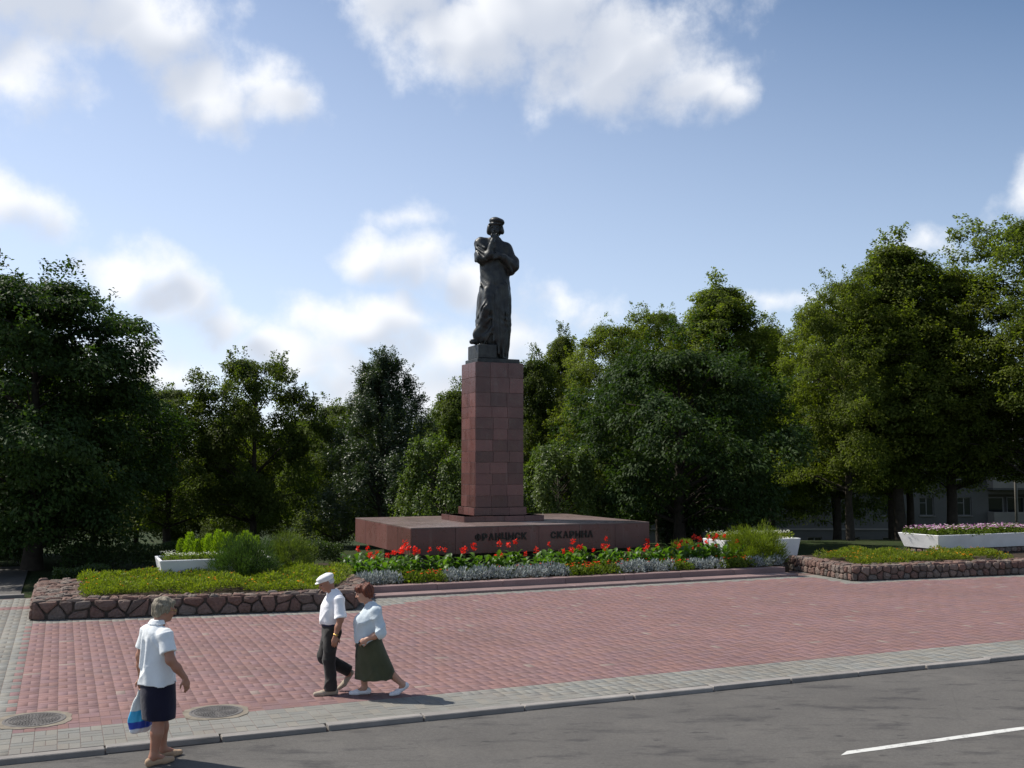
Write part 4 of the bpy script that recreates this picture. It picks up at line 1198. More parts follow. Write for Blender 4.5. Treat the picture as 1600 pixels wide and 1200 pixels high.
row = [(-9.6, -3.2), (-9.05, -3.2), (-8.6, -2.98), (-8.1, -3.2), (-7.85, -2.95), (-9.45, -3.35), (-9.2, -3.1), (-8.98, -3.4), (-8.72, -3.15), (-8.5, -3.38), (-8.22, -3.1), (-8.0, -3.36), (-7.78, -3.12), (-9.35, -2.85), (-8.9, -2.8), (-8.45, -2.85), (-8.0, -2.8)]
for i, (u, v) in enumerate(row):
    e = empty('pointed_plant', W(u, v, .802), rs.uniform(0, 6)); s = rs.uniform(.85, 1.25); e.scale = (s, s, s*rs.uniform(.9, 1.1))
    tag(e, 'bright green pointed bushy plant in the left white planter', 'plant', 'pointed plants in the left planter')
    obj('foliage', kv[i % 3], e); obj('stem', ks, e)

# feathery bushes
def feather_bush(label, u, v, z, r_, H_, n, mat, ln, wd, cr, seed, group='feathery bushes in the beds'):
    rg = np.random.default_rng(seed)
    e = empty('feathery_bush', W(u, v, z)); tag(e, label, 'bush', group)
    mb = MB(); ends = []
    for k in range(26):
        a = rg.uniform(0, 2*math.pi); q_ = rg.uniform(.1, 1)**.6; s = r_*q_*.75; h_ = H_*rg.uniform(.55, .95)*(1 - .35*q_*q_)
        p0 = (0.05*math.cos(a), .05*math.sin(a), -.03); p1 = (s*.4*math.cos(a), s*.4*math.sin(a), h_*.6); p2 = (s*math.cos(a), s*math.sin(a), h_)
        mb.tube([p0, p1, p2], [.012, .008, .003], 5, False); ends += [p0, p1, p2]
    mb.build('stems', M_STEM, e)
    # lobed mound of fine sprays
    nb = 60; d = unit(rg.normal(size=(nb, 3))); d[:, 2] = np.abs(d[:, 2])*1.0
    cen = d*np.array([r_, r_, H_*.92])*rg.uniform(.45, .86, (nb, 1)) ; cen[:, 2] += H_*.08
    per = n//nb; C_ = np.repeat(cen, per, 0); m = len(C_)
    P = C_ + unit(rg.normal(size=(m, 3)))*rg.uniform(0, 1, (m, 1))**.5*np.array([.30, .30, .30])*r_*.75
    P[:, 2] = np.maximum(P[:, 2], .02)
    D = unit(P*np.array([1, 1, .9]) + rg.normal(size=(m, 3))*.28 + np.array([0, 0, .45])); Nn = unit(np.cross(D, rg.normal(size=(m, 3))))
    V, F = leaf_quads(P, Nn, D, ln*rg.uniform(.5, 1.3, m), wd*rg.uniform(.7, 1.2, m), rg)
    ti = np.zeros((m, 3)); ti[:, 0] = rg.uniform(cr[0], cr[1], m); ti[:, 1] = rg.uniform(.2, .8, m)
    obj('foliage', mesh_np('foliage', V, F, mat, cols=np.repeat(ti, 4, 0)), e)
M_FERN = mat_leaf('fern_leaf', (0.030, 0.060, 0.024), (0.055, 0.095, 0.03), .3, .6, .2)
M_BUSH = mat_leaf('bush_leaf', (0.055, 0.085, 0.022), (0.11, 0.14, 0.03), .3, .6, .2)
M_BUSHY = mat_leaf('yellow_bush_leaf', (0.09, 0.13, 0.018), (0.17, 0.21, 0.025), .35, .6, .2)
feather_bush('dark green feathery bush in front of the left white planter', -8.32, -4.6, WH, .92, 1.22, 12000, M_FERN, .14, .010, (0, 1), 31)
feather_bush('olive green feathery bush beside the dark one, nearer the red flowers', -7.0, -3.1, WH, .85, 1.12, 9000, M_BUSH, .11, .012, (0, 1), 32)
feather_bush('yellow green bushy shrub at the right end of the flower bed', 6.4, -4.15, .2, 1.08, 1.25, 14000, M_BUSHY, .12, .013, (0, 1), 33)
feather_bush('pale green low shrub left of the right bushy shrub', 5.0, -2.6, .2, .55, .75, 5000, M_BUSHY, .10, .013, (0, 1), 34)

# cannas: stem, large leaves, red flower head
M_CANNA = mat_leaf('canna_leaf', (0.040, 0.095, 0.016), (0.085, 0.155, 0.02), .35, .45, .3)
M_CRED = mat_leaf('canna_petal', (0.62, 0.012, 0.012), (0.80, 0.05, 0.02), .3, .5, .25, (1.3, .9, .8))
def canna_leaf(L, w_):
    n = 6; V = []; F = []
    for i in range(n+1):
        s = i/n; hw = w_*math.sin(math.pi*min(1, s**.75))*(.5) + .004; x = L*(s*.75 + .1*s*s*0); z = L*(.72*s - .42*s*s); 
        V += [(x*.8, -hw, z + hw*.35), (x*.8, 0, z), (x*.8, hw, z + hw*.35)]
    for i in range(n):
        for k in (0, 1): F.append([i*3+k, (i+1)*3+k, (i+1)*3+k+1, i*3+k+1])
    return V, F
leafm = []
for k in range(5):
    V, F = canna_leaf(rs.uniform(.48, .66), rs.uniform(.16, .22)); c_ = (rs.uniform(0, 1), rs.uniform(.3, .8), 0)
    leafm.append(mesh_np('leaf', V, F, M_CANNA, True, np.tile(c_, (len(V), 1))))
flm = []
for k in range(4):
    n = 26; P = np.c_[rng.normal(size=(n, 2))*.03, rng.uniform(0, .15, n)]; D = unit(np.c_[rng.normal(size=(n, 2)), rng.uniform(.1, 1.3, n)]); Nn = unit(np.cross(D, rng.normal(size=(n, 3))))
    V, F = leaf_quads(P, Nn, D, rng.uniform(.055, .095, n), rng.uniform(.04, .065, n), rng, .2)
    ti = np.zeros((n, 3)); ti[:, 0] = rng.uniform(0, 1, n); ti[:, 1] = rng.uniform(.3, .8, n)
    flm.append(mesh_np('flower', V, F, M_CRED, cols=np.repeat(ti, 4, 0)))
stemm = MB().tube([(0,0,-.05),(.01,.005,.4),(0,0,.78)], [.014,.011,.006], 6).mesh('stem', M_STEM)
budm = MB().tube([(0,0,0),(0,0,.07),(0,0,.13)], [.008,.013,.003], 6).mesh('bud', mat_simple('bud', (.30, .16, .12), .7))
cpos = []
for k in range(150):
    cpos.append((-5.45 + 11.6*(k + rs.uniform(.1, .9))/150, rs.choice((-4.35, -4.05, -3.75, -3.45)) + rs.uniform(-.12, .12)))
for k in range(16): cpos.append((-5.6 + rs.uniform(0, 1.7), rs.uniform(-3.6, -2.0)))
for k in range(14): cpos.append((4.2 + rs.uniform(0, 2.0), rs.uniform(-3.6, -2.9)))
for i, (u, v) in enumerate(cpos):
    bloom = rs.random() < .46
    e = empty('canna_plant', W(u, v, .185), rs.uniform(0, 6.28)); s = rs.uniform(.70, .92); e.scale = (s, s, s)
    tag(e, 'canna plant with broad green leaves and a red flower head in the flower bed' if bloom else 'canna plant with broad green leaves not in bloom in the flower bed', 'canna', 'red cannas in the flower bed' if bloom else 'cannas without flowers in the flower bed')
    hs = rs.uniform(.80, 1.22) if bloom else .62
    o = obj('stem', stemm, e); o.scale = (1, 1, hs)
    for k in range(7):
        o = obj('leaf', leafm[rs.randrange(5)], e, (0, 0, .05 + .075*k)); o.rotation_euler = (0, rs.uniform(-.45, .12), k*2.4 + rs.uniform(-.4, .4)); q_ = 1.0 - .05*k; o.scale = (q_, q_, q_)
    if bloom:
        o = obj('flower', flm[rs.randrange(4)], e, (0, 0, .70*hs)); q_ = rs.uniform(.65, 1.05); o.scale = (q_, q_, q_*rs.uniform(.9, 1.3))
    elif rs.random() < .3:
        o = obj('bud', budm, e, (0, 0, .5)); 
# ================================================================== TREES
def bark(name, c): return mat_simple(name, c, 0.95, 0.15, .3, 5, 0.9, bscale=14)
M_BARK = bark('bark', (0.05, 0.042, 0.034))
M_LIME = bark('limewash', (0.45, 0.44, 0.41))
M_LF = {
 'chestnut': mat_leaf('chestnut_leaf', (0.022, 0.046, 0.014), (0.04, 0.066, 0.015), .30, .6, .15),
 'linden': mat_leaf('linden_leaf', (0.055, 0.080, 0.018), (0.125, 0.145, 0.024), .5, .62, .15),
 'maple': mat_leaf('maple_leaf', (0.040, 0.066, 0.015), (0.09, 0.11, 0.02), .42, .62, .15),
 'pear': mat_leaf('pear_leaf', (0.028, 0.052, 0.022), (0.055, 0.08, 0.034), .25, .45, .4),
 'apple': mat_leaf('apple_leaf', (0.045, 0.078, 0.022), (0.10, 0.135, 0.032), .34, .5, .3),
 'thuja': mat_leaf('thuja_leaf', (0.028, 0.060, 0.02), (0.05, 0.085, 0.024), .25, .6, .3),
}
def tree_meshes(kind, seed, H, r, base, ncl, per, ln, wd, env, clus=(.55, .40), lobes=.22, droop=.2, upright=0.0, limb_n=16, trunk_r=.2, fill=.35, boughs=13, shoots=150):
    """crown and wood of one tree; env(t) relative radius over crown height t"""
    rg = np.random.default_rng(seed)
    Hc = H - base
    # boughs: rounded masses of foliage on the envelope, clusters sit on their outer, upper sides
    nb = max(10, ncl//boughs)
    tb = (np.arange(nb) + rg.uniform(.1, .9, nb))/nb; tb = tb**.92; thb = np.arange(nb)*2.39996 + rg.uniform(-.5, .5, nb)
    ph = rg.uniform(0, 6.28, 6)
    lob = 1 + lobes*(np.sin(3*thb + ph[0] + 4*tb) + .7*np.sin(5*thb + ph[1] - 7*tb) + .8*np.sin(2*thb + ph[2] + 11*tb))/1.6 + rg.normal(size=nb)*.10
    br = r*rg.uniform(.26, .44, nb)*(1 - .25*tb)
    rad_ = np.maximum(r*env(tb)*lob - br*.6, 0)
    B = np.c_[np.cos(thb)*rad_, np.sin(thb)*rad_, base + tb*Hc*.97 - br*.2]
    k_ = rg.integers(0, nb, ncl); Bd = unit(np.c_[B[k_][:, :2], np.full(ncl, .9*r)])
    dd = unit(rg.normal(size=(ncl, 3)) + Bd*.9)
    C_ = B[k_] + dd*(br[k_]*rg.uniform(.35, 1.0, ncl)**.5)[:, None]*np.array([1, 1, .8])
    inner = rg.random(ncl) < fill*.45
    C_[inner, :2] *= rg.uniform(.2, .8, (inner.sum(), 1))
    C_[:, 2] = np.clip(C_[:, 2], base*.9, H - .12*r)
    t_ = np.clip((C_[:, 2] - base)/Hc, 0, 1)
    cs = rg.uniform(.65, 1.2, ncl)*(1 - .25*t_)
    # leaves
    Cr = np.repeat(C_, per, 0); sr = np.repeat(cs, per)[:, None]; n = len(Cr)
    d = unit(rg.normal(size=(n, 3))); q_ = rg.uniform(.2, 1, (n, 1))**.5
    P = Cr + d*q_*sr*np.array([clus[0], clus[0], clus[1]])
    if upright > 0: P = Cr + d*q_*sr*np.array([clus[0]*.55, clus[0]*.55, clus[1]*2.6])
    P[:, 2] -= droop*sr[:, 0]*np.sum((P-Cr)[:, :2]**2, 1)
    out = unit(np.c_[Cr[:, :2], np.zeros(n)] + 1e-6)
    Nn = unit(d*.55 + out*.35 + np.array([0, 0, .75]) + rg.normal(size=(n, 3))*.45)
    D = unit(d*.6 + out*.7 + np.array([0, 0, -.55 + 1.6*upright]) + rg.normal(size=(n, 3))*.5)
    V, F = leaf_quads(P, Nn, D, ln*rg.uniform(.65, 1.25, n), wd*rg.uniform(.7, 1.2, n), rg, .18)
    ti = np.zeros((n, 3)); ti[:, 0] = np.clip(np.repeat((rg.uniform(0, .55, ncl) + rg.uniform(0, .35, nb)[k_]), per) + rg.uniform(-.2, .3, n), 0, 1); ti[:, 1] = rg.uniform(.2, .8, n)
    # shoots standing out of the outline
    ns = shoots; kb = rg.integers(0, nb, ns); sd = unit(unit(np.c_[B[kb][:, :2], np.full(ns, .5*r)])*.8 + rg.normal(size=(ns, 3))*.45 + np.array([0, 0, .35 + .9*upright]))
    s0 = B[kb] + sd*br[kb][:, None]*.75; sl_ = rg.uniform(.35, .85, ns)*(r/3.6)
    m = 46; a = np.tile(rg.uniform(0, 1, m), ns); Q = np.repeat(s0, m, 0) + np.repeat(sd*sl_[:, None], m, 0)*a[:, None]
    wdt = (.26*(1 - a) + .07)[:, None]*(r/3.6); Q = Q + rg.normal(size=Q.shape)*wdt*.6
    Ds = unit(np.repeat(sd, m, 0)*.7 + rg.normal(size=Q.shape)*.6 + np.array([0, 0, -.25 + upright])); Ns = unit(rg.normal(size=Q.shape)*.6 + np.array([0, 0, .8]))
    V2, F2 = leaf_quads(Q, Ns, Ds, ln*rg.uniform(.65, 1.15, len(Q)), wd*rg.uniform(.7, 1.15, len(Q)), rg, .18)
    t2 = np.zeros((len(Q), 3)); t2[:, 0] = rg.uniform(.1, .9, len(Q)); t2[:, 1] = rg.uniform(.2, .8, len(Q))
    F = np.vstack([F, F2 + len(V)]); V = np.vstack([V, V2]); ti = np.vstack([ti, t2])
    crown = mesh_np('crown', V, F, M_LF[kind], cols=np.repeat(ti, 4, 0))
    # wood
    mb = MB(); top = base + Hc*.82
    w_ = rg.uniform(-.12, .12, (4, 2))
    tp = [(0, 0, -.3), (0, 0, 0.02), (w_[0][0], w_[0][1], base*.6), (w_[1][0], w_[1][1], base + Hc*.2), (w_[2][0]*2, w_[2][1]*2, base + Hc*.5), (w_[3][0]*2, w_[3][1]*2, top)]
    mb.tube(tp, [trunk_r*1.5, trunk_r*1.25, trunk_r, trunk_r*.8, trunk_r*.45, .03], 10)
    wood = mb.mesh('trunk', M_BARK, True)
    ml = MB(); idx = rg.permutation(ncl)[:limb_n*4]
    zt = np.array([p[2] for p in tp]); xt = np.array([p[0] for p in tp]); yt = np.array([p[1] for p in tp])
    for k, i in enumerate(idx):
        c_ = C_[i]; hz = max(base*.75, c_[2] - (.35 + .25*rg.random())*max(1.0, math.hypot(c_[0], c_[1]))*(.8 + upright)); hz = min(hz, top*.97)
        a = np.array([np.interp(hz, zt, xt), np.interp(hz, zt, yt), hz]); m = a*.45 + c_*.55 + np.array([0, 0, .12*np.linalg.norm(c_-a)]) + rg.normal(size=3)*.1
        r0 = trunk_r*(.42 if k < limb_n else .2)*(1 - .6*(hz-base*.7)/max(.1, H-base*.7))
        ml.tube([a, m, c_], [max(.02, r0), max(.014, r0*.6), .008], 6, False)
    limbs = ml.mesh('limbs', M_BARK, True)
    return crown, wood, limbs
def oval(t): return np.sqrt(np.clip(1 - ((t - .42)/.60)**2, 0, 1))
def dome(t): return np.clip(1 - (np.clip(t - .3, 0, 1)/.74)**2.2, 0, 1)**.5*np.clip(.72 + t*1.2, 0, 1)
def conic(t): return np.clip(1.04 - t, 0, 1)**.62*np.clip(.55 + t*2.2, 0, 1)
def cone(t): return np.clip(1.03 - t, 0, 1)**.58*np.clip(.7 + t*3, 0, 1)
def spread(t): return np.clip(1.02 - t**1.7, 0, 1)**.6
TM = {
 'chestnut_a': tree_meshes('chestnut', 1, 10.2, 3.9, .9, 900, 120, .17, .085, dome, (.72, .42), .16, .25, 0, 18, .30, .7),
 'chestnut_b': tree_meshes('chestnut', 2, 8.0, 4.4, 1.2, 560, 110, .19, .085, dome, (.72, .40), .13, .28, 0, 18, .24),
 'linden_a': tree_meshes('linden', 3, 14.0, 3.9, 3.3, 800, 115, .125, .088, oval, (.62, .42), .26, .2, 0, 20, .22),
 'linden_b': tree_meshes('linden', 14, 13.0, 3.6, 3.2, 760, 115, .125, .088, conic, (.62, .42), .20, .2, 0, 20, .20),
 'maple_a': tree_meshes('maple', 5, 9.0, 3.2, 1.6, 480, 110, .13, .092, oval, (.60, .40), .24, .2, 0, 16, .18),
 'maple_b': tree_meshes('maple', 6, 11.0, 3.9, 2.0, 540, 110, .135, .092, conic, (.65, .45), .28, .2, 0, 18, .2),
 'pear': tree_meshes('pear', 7, 9.0, 2.9, .7, 640, 90, .12, .055, cone, (.42, .30), .16, .0, .8, 26, .16, shoots=330),
 'apple': tree_meshes('apple', 8, 4.2, 2.5, .5, 300, 85, .14, .085, dome, (.50, .36), .2, .2, .2, 18, .12),
 'thuja': tree_meshes('thuja', 9, 2.6, .75, .1, 150, 70, .10, .035, conic, (.24, .26), .15, .0, .8, 12, .05),
}
HT = {'chestnut_a': (10.2, 3.9), 'chestnut_b': (8.0, 4.4), 'linden_a': (14., 3.9), 'linden_b': (13., 3.6), 'maple_a': (9., 3.2), 'maple_b': (11., 3.9), 'pear': (9., 2.9), 'apple': (4.2, 2.5), 'thuja': (2.6, .75)}
# name, mesh, x, y, top height above datum, crown radius, label, turn
TREES = [
 ('chestnut_tree', 'chestnut_a', -14.2, 31.0, 8.75, 3.55, 'big dark chestnut tree at the left edge beside the path', .3),
 ('maple_tree', 'maple_a', -19.5, 37.0, 9.0, 3.6, 'dark tree behind the big left chestnut, cut by the picture edge', 1.3),
 ('maple_tree', 'maple_a', -14.0, 42.5, 6.2, 2.6, 'low dark tree just right of the big left chestnut', 2.2),
 ('linden_tree', 'maple_a', -10.7, 43.0, 7.5, 2.5, 'rounded green tree standing alone behind the feathery bushes', .8),
 ('maple_tree', 'maple_a', -9.6, 57.0, 6.4, 2.9, 'yellow green tree between the rounded tree and the pointed one', 2.0),
 ('pointed_tree', 'pear', -5.15, 41.5, 7.3, 2.85, 'pointed tree with upright twigs left of the pedestal', .5),
 ('maple_tree', 'maple_b', -2.8, 52.0, 6.9, 2.7, 'dark tree directly behind the left side of the pedestal', 2.4),
 ('small_tree', 'apple', -2.35, 38.0, 3.75, 1.75, 'low bushy rounded tree left of the pedestal shaft', 0.0),
 ('small_tree', 'apple', 1.65, 38.5, 3.45, 1.75, 'low bushy rounded tree right of the pedestal shaft', 2.0),
 ('linden_tree', 'linden_b', 2.9, 58.0, 10.4, 2.2, 'slim pointed dark tree just right of the pedestal top', 1.0),
 ('maple_tree', 'maple_b', 1.2, 54.0, 8.7, 2.7, 'dark tree close behind the right side of the pedestal', 3.0),
 ('linden_tree', 'linden_a', 5.3, 52.0, 10.2, 3.0, 'tall dark tree right of the slim pointed one', 4.0),
 ('linden_tree', 'linden_a', 7.6, 54.0, 11.2, 2.6, 'tall tree behind the big middle chestnut, left of its taller neighbour', 1.0),
 ('linden_tree', 'linden_b', 10.7, 53.0, 12.3, 4.0, 'tallest tree behind the big middle chestnut', 2.0),
 ('chestnut_tree', 'chestnut_b', 6.4, 40.0, 7.6, 4.05, 'broad chestnut tree with drooping leaves right of the pedestal', .9),
 ('linden_tree', 'linden_b', 13.9, 56.0, 10.7, 3.0, 'dark tree in the gap between the middle and right groups', .4),
 ('linden_tree', 'linden_a', 14.9, 46.0, 11.4, 2.9, 'left tree of the tall right group, lit along its left side', 1.7),
 ('linden_tree', 'linden_b', 17.5, 47.0, 13.2, 4.1, 'tall pointed linden in the middle of the right group', 3.3),
 ('linden_tree', 'linden_a', 20.0, 47.5, 12.0, 3.8, 'linden between the pointed one and the tallest at the edge', 5.2),
 ('linden_tree', 'linden_a', 22.6, 45.0, 13.9, 4.3, 'tallest linden at the right edge of the picture', 0.2),
 ('linden_tree', 'linden_b', 26.5, 46.0, 13.4, 3.6, 'linden cut off by the right edge of the picture', 2.6),
 ('linden_tree', 'linden_a', 18.6, 51.0, 11.0, 3.4, 'shaded linden behind the pointed one, its trunk dark against the building', 2.9),
 ('linden_tree', 'linden_a', 16.2, 52.0, 11.0, 2.8, 'shaded linden behind the left tree of the right group', 4.4),
 ('linden_tree', 'linden_b', 20.6, 54.0, 12.0, 3.2, 'shaded linden standing behind the right group', 5.8),
 ('thuja_shrub', 'thuja', 6.15, 41.2, 1.35, .62, 'left of two small conical evergreens beyond the platform', .0),
 ('thuja_shrub', 'thuja', 7.15, 41.6, 1.75, .70, 'right of two small conical evergreens beyond the platform', 2.0),
]
for (nm, key, x, y, top, cr, lab, tz) in TREES:
    z = terrain(x, y); H_, r_ = HT[key]; sz = (top - z)/H_; sr = cr/r_
    e = empty(nm, (x, y, z), tz); e.scale = (sr, sr, sz)
    tag(e, lab, 'tree' if 'thuja' not in nm else 'shrub', 'trees of the park' if 'thuja' not in nm else 'small conical evergreens')
    cm, wm_, lm = TM[key]; obj('crown', cm, e); tr_ = obj('trunk', wm_, e); obj('limbs', lm, e)
# whitewashed foot of one trunk
# woods closing the view behind
rb = random.Random(77); vs_ = []
far_keys = ['linden_a', 'maple_b', 'linden_b', 'maple_a']
FAR = []
for i in range(26):
    x = -44 + i*3.05 + rb.uniform(-.8, .8); y = rb.uniform(60, 74)
    if x > 10: y = rb.uniform(62, 78)
    if x > 20: continue
    top = {0: 6.6, 1: 6.2, 2: 5.8}[i % 3] + (4.0 if x > 6 else 0) + (2.5 if x < -26 else 0)
    FAR.append((x, y, top))
for i, (x, y, top) in enumerate(FAR):
    key = far_keys[i % 4]; H_, r_ = HT[key]; z = terrain(x, y); e = empty('far_tree', (x, y, z), rb.uniform(0, 6)); sr = rb.uniform(.85, 1.1); e.scale = (sr, sr, (top - z)/H_)
    tag(e, 'tree in the dense dark wood far behind the monument', 'tree', 'far trees closing the view'); cm, wm_, lm = TM[key]; obj('crown', cm, e); obj('trunk', wm_, e)
# undergrowth: clipped low hedges in the shade, left
M_HEDGE = mat_leaf('hedge_leaf', (0.03, 0.055, 0.018), (0.055, 0.085, 0.022), .3, .5, .3)
def hedge(label, u0, u1, v0, v1, H_, seed):
    rg = np.random.default_rng(seed); u_, v_ = (u0+u1)/2, (v0+v1)/2; w0 = W(u_, v_); e = empty('hedge', (w0[0], w0[1], terrain(w0[0], w0[1])), ANG); tag(e, label, 'hedge', 'low hedges in the park')
    n = int(5200*(u1-u0)*(v1-v0)*.5) + 1500; P = np.c_[rg.uniform(-.5, .5, n)*(u1-u0), rg.uniform(-.5, .5, n)*(v1-v0), H_*rg.uniform(.05, 1, n)**.6]
    P[:, 2] += .05*np.sin(P[:, 0]*5)
    D = unit(rg.normal(size=(n, 3)) + np.array([0, 0, .6])); Nn = unit(np.cross(D, rg.normal(size=(n, 3)))); V, F = leaf_quads(P, Nn, D, .07*rg.uniform(.7, 1.2, n), .04*rg.uniform(.7, 1.2, n), rg)
    ti = np.zeros((n, 3)); ti[:, 0] = rg.uniform(0, 1, n); ti[:, 1] = rg.uniform(.2, .8, n); obj('foliage', mesh_np('foliage', V, F, M_HEDGE, cols=np.repeat(ti, 4, 0)), e)
    m = MB()
    for k in range(int((u1-u0)/.3) + 1): m.tube([((k+.5)*.3 - (u1-u0)/2, 0, -.1), ((k+.5)*.3 - (u1-u0)/2 + .05, 0, H_*.7)], [.012, .006], 5)
    m.build('stems', M_BARK, e)
hedge('low clipped hedge in the shade behind the left end of the stone wall', -12.4, -11.1, -1.2, -.5, .50, 51)
hedge('longer dark hedge further back under the left trees', -12.2, -6.6, 3.0, 3.8, .75, 52)
hedge('low hedge beyond the path at the left edge', -17.5, -13.2, 5.9, 6.7, .7, 53)
hedge('dense dark hedge added to hide the sunlit lawn behind the big left chestnut', -14.6, -11.9, 8.2, 9.2, 1.3, 55)  # added hedge: keeps the bright lawn behind the trunk dark
hedge('dark hedge closing the ground behind the left bed', -6.4, -4.2, 2.2, 3.0, .7, 54)
# ================================================================== PEOPLE (local axes: x forward, y to the person's left, z up)
def mat_skin(name, c):
    t = NT(name); p = t.objc()
    k = t.mix(t.rng(t.noise(p, 9, 4), .35, .65), c, (c[0]*.92, c[1]*.80, c[2]*.76))
    b = t.n('ShaderNodeBsdfPrincipled'); t.l(k, b.inputs['Base Color']); b.inputs['Roughness'].default_value = .55
    b.inputs['Subsurface Weight'].default_value = .12; b.inputs['Subsurface Radius'].default_value = (.02, .008, .005); b.inputs['Subsurface Scale'].default_value = .3
    return t.fin(b.outputs[0])
def mat_cloth(name, c, var=.06, bump=.25, weave=220):
    t = NT(name); p = t.objc()
    k = t.scale(c, t.rng(t.noise(p, 6, 5), .3, .7, 1-var, 1+var))
    return t.fin(t.bsdf(k, .85, .2, 0, t.noise(p, 26, 5, .6), bump*1.8, .012, .15))
def mat_hair(name, c1, c2):
    t = NT(name); p = t.objc(); mp = t.n('ShaderNodeMapping'); mp.inputs['Scale'].default_value = (60, 60, 14); t.l(p, mp.inputs[0])
    nz = t.noise(mp.outputs[0], 1.5, 4, .6)
    return t.fin(t.bsdf(t.mix(t.rng(nz, .35, .65), c1, c2), .55, .35, 0, nz, .8, .012))
M_SKIN = mat_skin('skin', (0.46, 0.26, 0.18)); M_SKIN2 = mat_skin('skin_tanned', (0.36, 0.18, 0.115))
M_SHIRT = mat_cloth('white_shirt', (0.80, 0.80, 0.82)); M_BLOUSE = mat_cloth('white_blouse', (0.76, 0.79, 0.80)); M_CARD = mat_cloth('pale_grey_blouse', (0.56, 0.63, 0.67))
M_TROUSER = mat_cloth('dark_trousers', (0.028, 0.026, 0.024), .2); M_OLIVE = mat_cloth('olive_skirt', (0.060, 0.063, 0.035), .15); M_NAVY = mat_cloth('navy_skirt', (0.010, 0.010, 0.026), .2)
M_CAPC = mat_cloth('white_cap', (0.70, 0.69, 0.68)); M_BELT = mat_cloth('dark_belt', (0.02, 0.02, 0.06))
M_SHOEB = mat_cloth('beige_shoe', (0.36, 0.30, 0.23)); M_SHOEW = mat_cloth('white_shoe', (0.72, 0.72, 0.74)); M_SHOET = mat_cloth('tan_shoe', (0.40, 0.27, 0.17)); M_SOLE = mat_cloth('sole', (0.05, 0.045, 0.04))
M_HGREY = mat_hair('grey_hair', (0.13, 0.105, 0.07), (0.30, 0.26, 0.19)); M_HRED = mat_hair('red_brown_hair', (0.045, 0.012, 0.007), (0.20, 0.055, 0.025)); M_HWHITE = mat_hair('white_hair', (0.45, 0.43, 0.4), (0.6, 0.58, 0.55))
M_EYE = mat_simple('eye', (0.03, 0.02, 0.02), .2, .5, .05); M_LIP = mat_simple('lip', (0.34, 0.12, 0.10), .5, .3, .05)
M_GOLD = mat_simple('gold_metal', (0.55, 0.38, 0.12), .3, .5, .1, metal=.9); M_DARKM = mat_simple('dark_plastic', (0.02, 0.02, 0.02), .4, .4, .1)
A_ = lambda *p: np.array(p, float)
def rotm(yaw, pitch): return np.array((Matrix.Rotation(yaw, 3, 'Z') @ Matrix.Rotation(pitch, 3, 'Y')))
class Head:
    """head centre c, yaw to the left, pitch down"""
    def __init__(s, c, yaw, pitch, k=1.0): s.c = A_(*c); s.M = rotm(yaw, pitch); s.k = k
    def p(s, x, y, z): return s.c + s.M @ (A_(x, y, z)*s.k)
    def e(s, x, y, z, rx, ry, rz): return ell(s.p(x, y, z), A_(rx, ry, rz)*s.k, s.M)
    def prims(s):
        k = s.k
        L = [(s.e(-.012, 0, .03, .098, .076, .088), .02), (s.e(.028, 0, -.035, .066, .058, .078), .03), (s.e(.055, 0, -.088, .028, .03, .022), .025),
             (s.e(-.03, 0, -.05, .06, .056, .06), .03),
             (cap(s.p(.088, 0, .012), .009*k, s.p(.112, 0, -.026), .013*k), .014), (s.e(.103, .012, -.03, .009, .008, .007), .006), (s.e(.103, -.012, -.03, .009, .008, .007), .006),
             (cap(s.p(.083, .032, .022), .010*k, s.p(.086, -.032, .022), .010*k), .012), (s.e(.06, .035, -.025, .03, .025, .024), .02), (s.e(.06, -.035, -.025, .03, .025, .024), .02)]
        for y in (.03, -.03): L.append((s.e(.092, y, .004, .012, .014, .009), .008, 'sub'))
        for y in (.076, -.076): L.append((s.e(-.008, y, -.012, .020, .009, .032), .006))
        L.append((cap(s.p(.090, .018, -.058), .006*k, s.p(.090, -.018, -.058), .006*k), .006))
        return L
    def details(s, parent):
        for y in (.03, -.03):
            m = MB(); pr_ = [(.0001, -.010), (.007, -.007), (.010, 0), (.007, .007), (.0001, .010)]; m.lathe(pr_, 10)
            c_ = s.p(.083, y, .004); m.v = [tuple(A_(*q_)*s.k + c_) for q_ in m.v]; m.build('eye', M_EYE, parent, True)
        m = MB(); m.tube([s.p(.093, .020, -.057), s.p(.098, 0, -.058), s.p(.093, -.020, -.057)], [.003*s.k, .005*s.k, .003*s.k], 6); m.build('mouth', M_LIP, parent, True)
def limb(L, pts, rads, k=.03):
    for i in range(len(pts)-1): L.append((cap(pts[i], rads[i], pts[i+1], rads[i+1]), k))
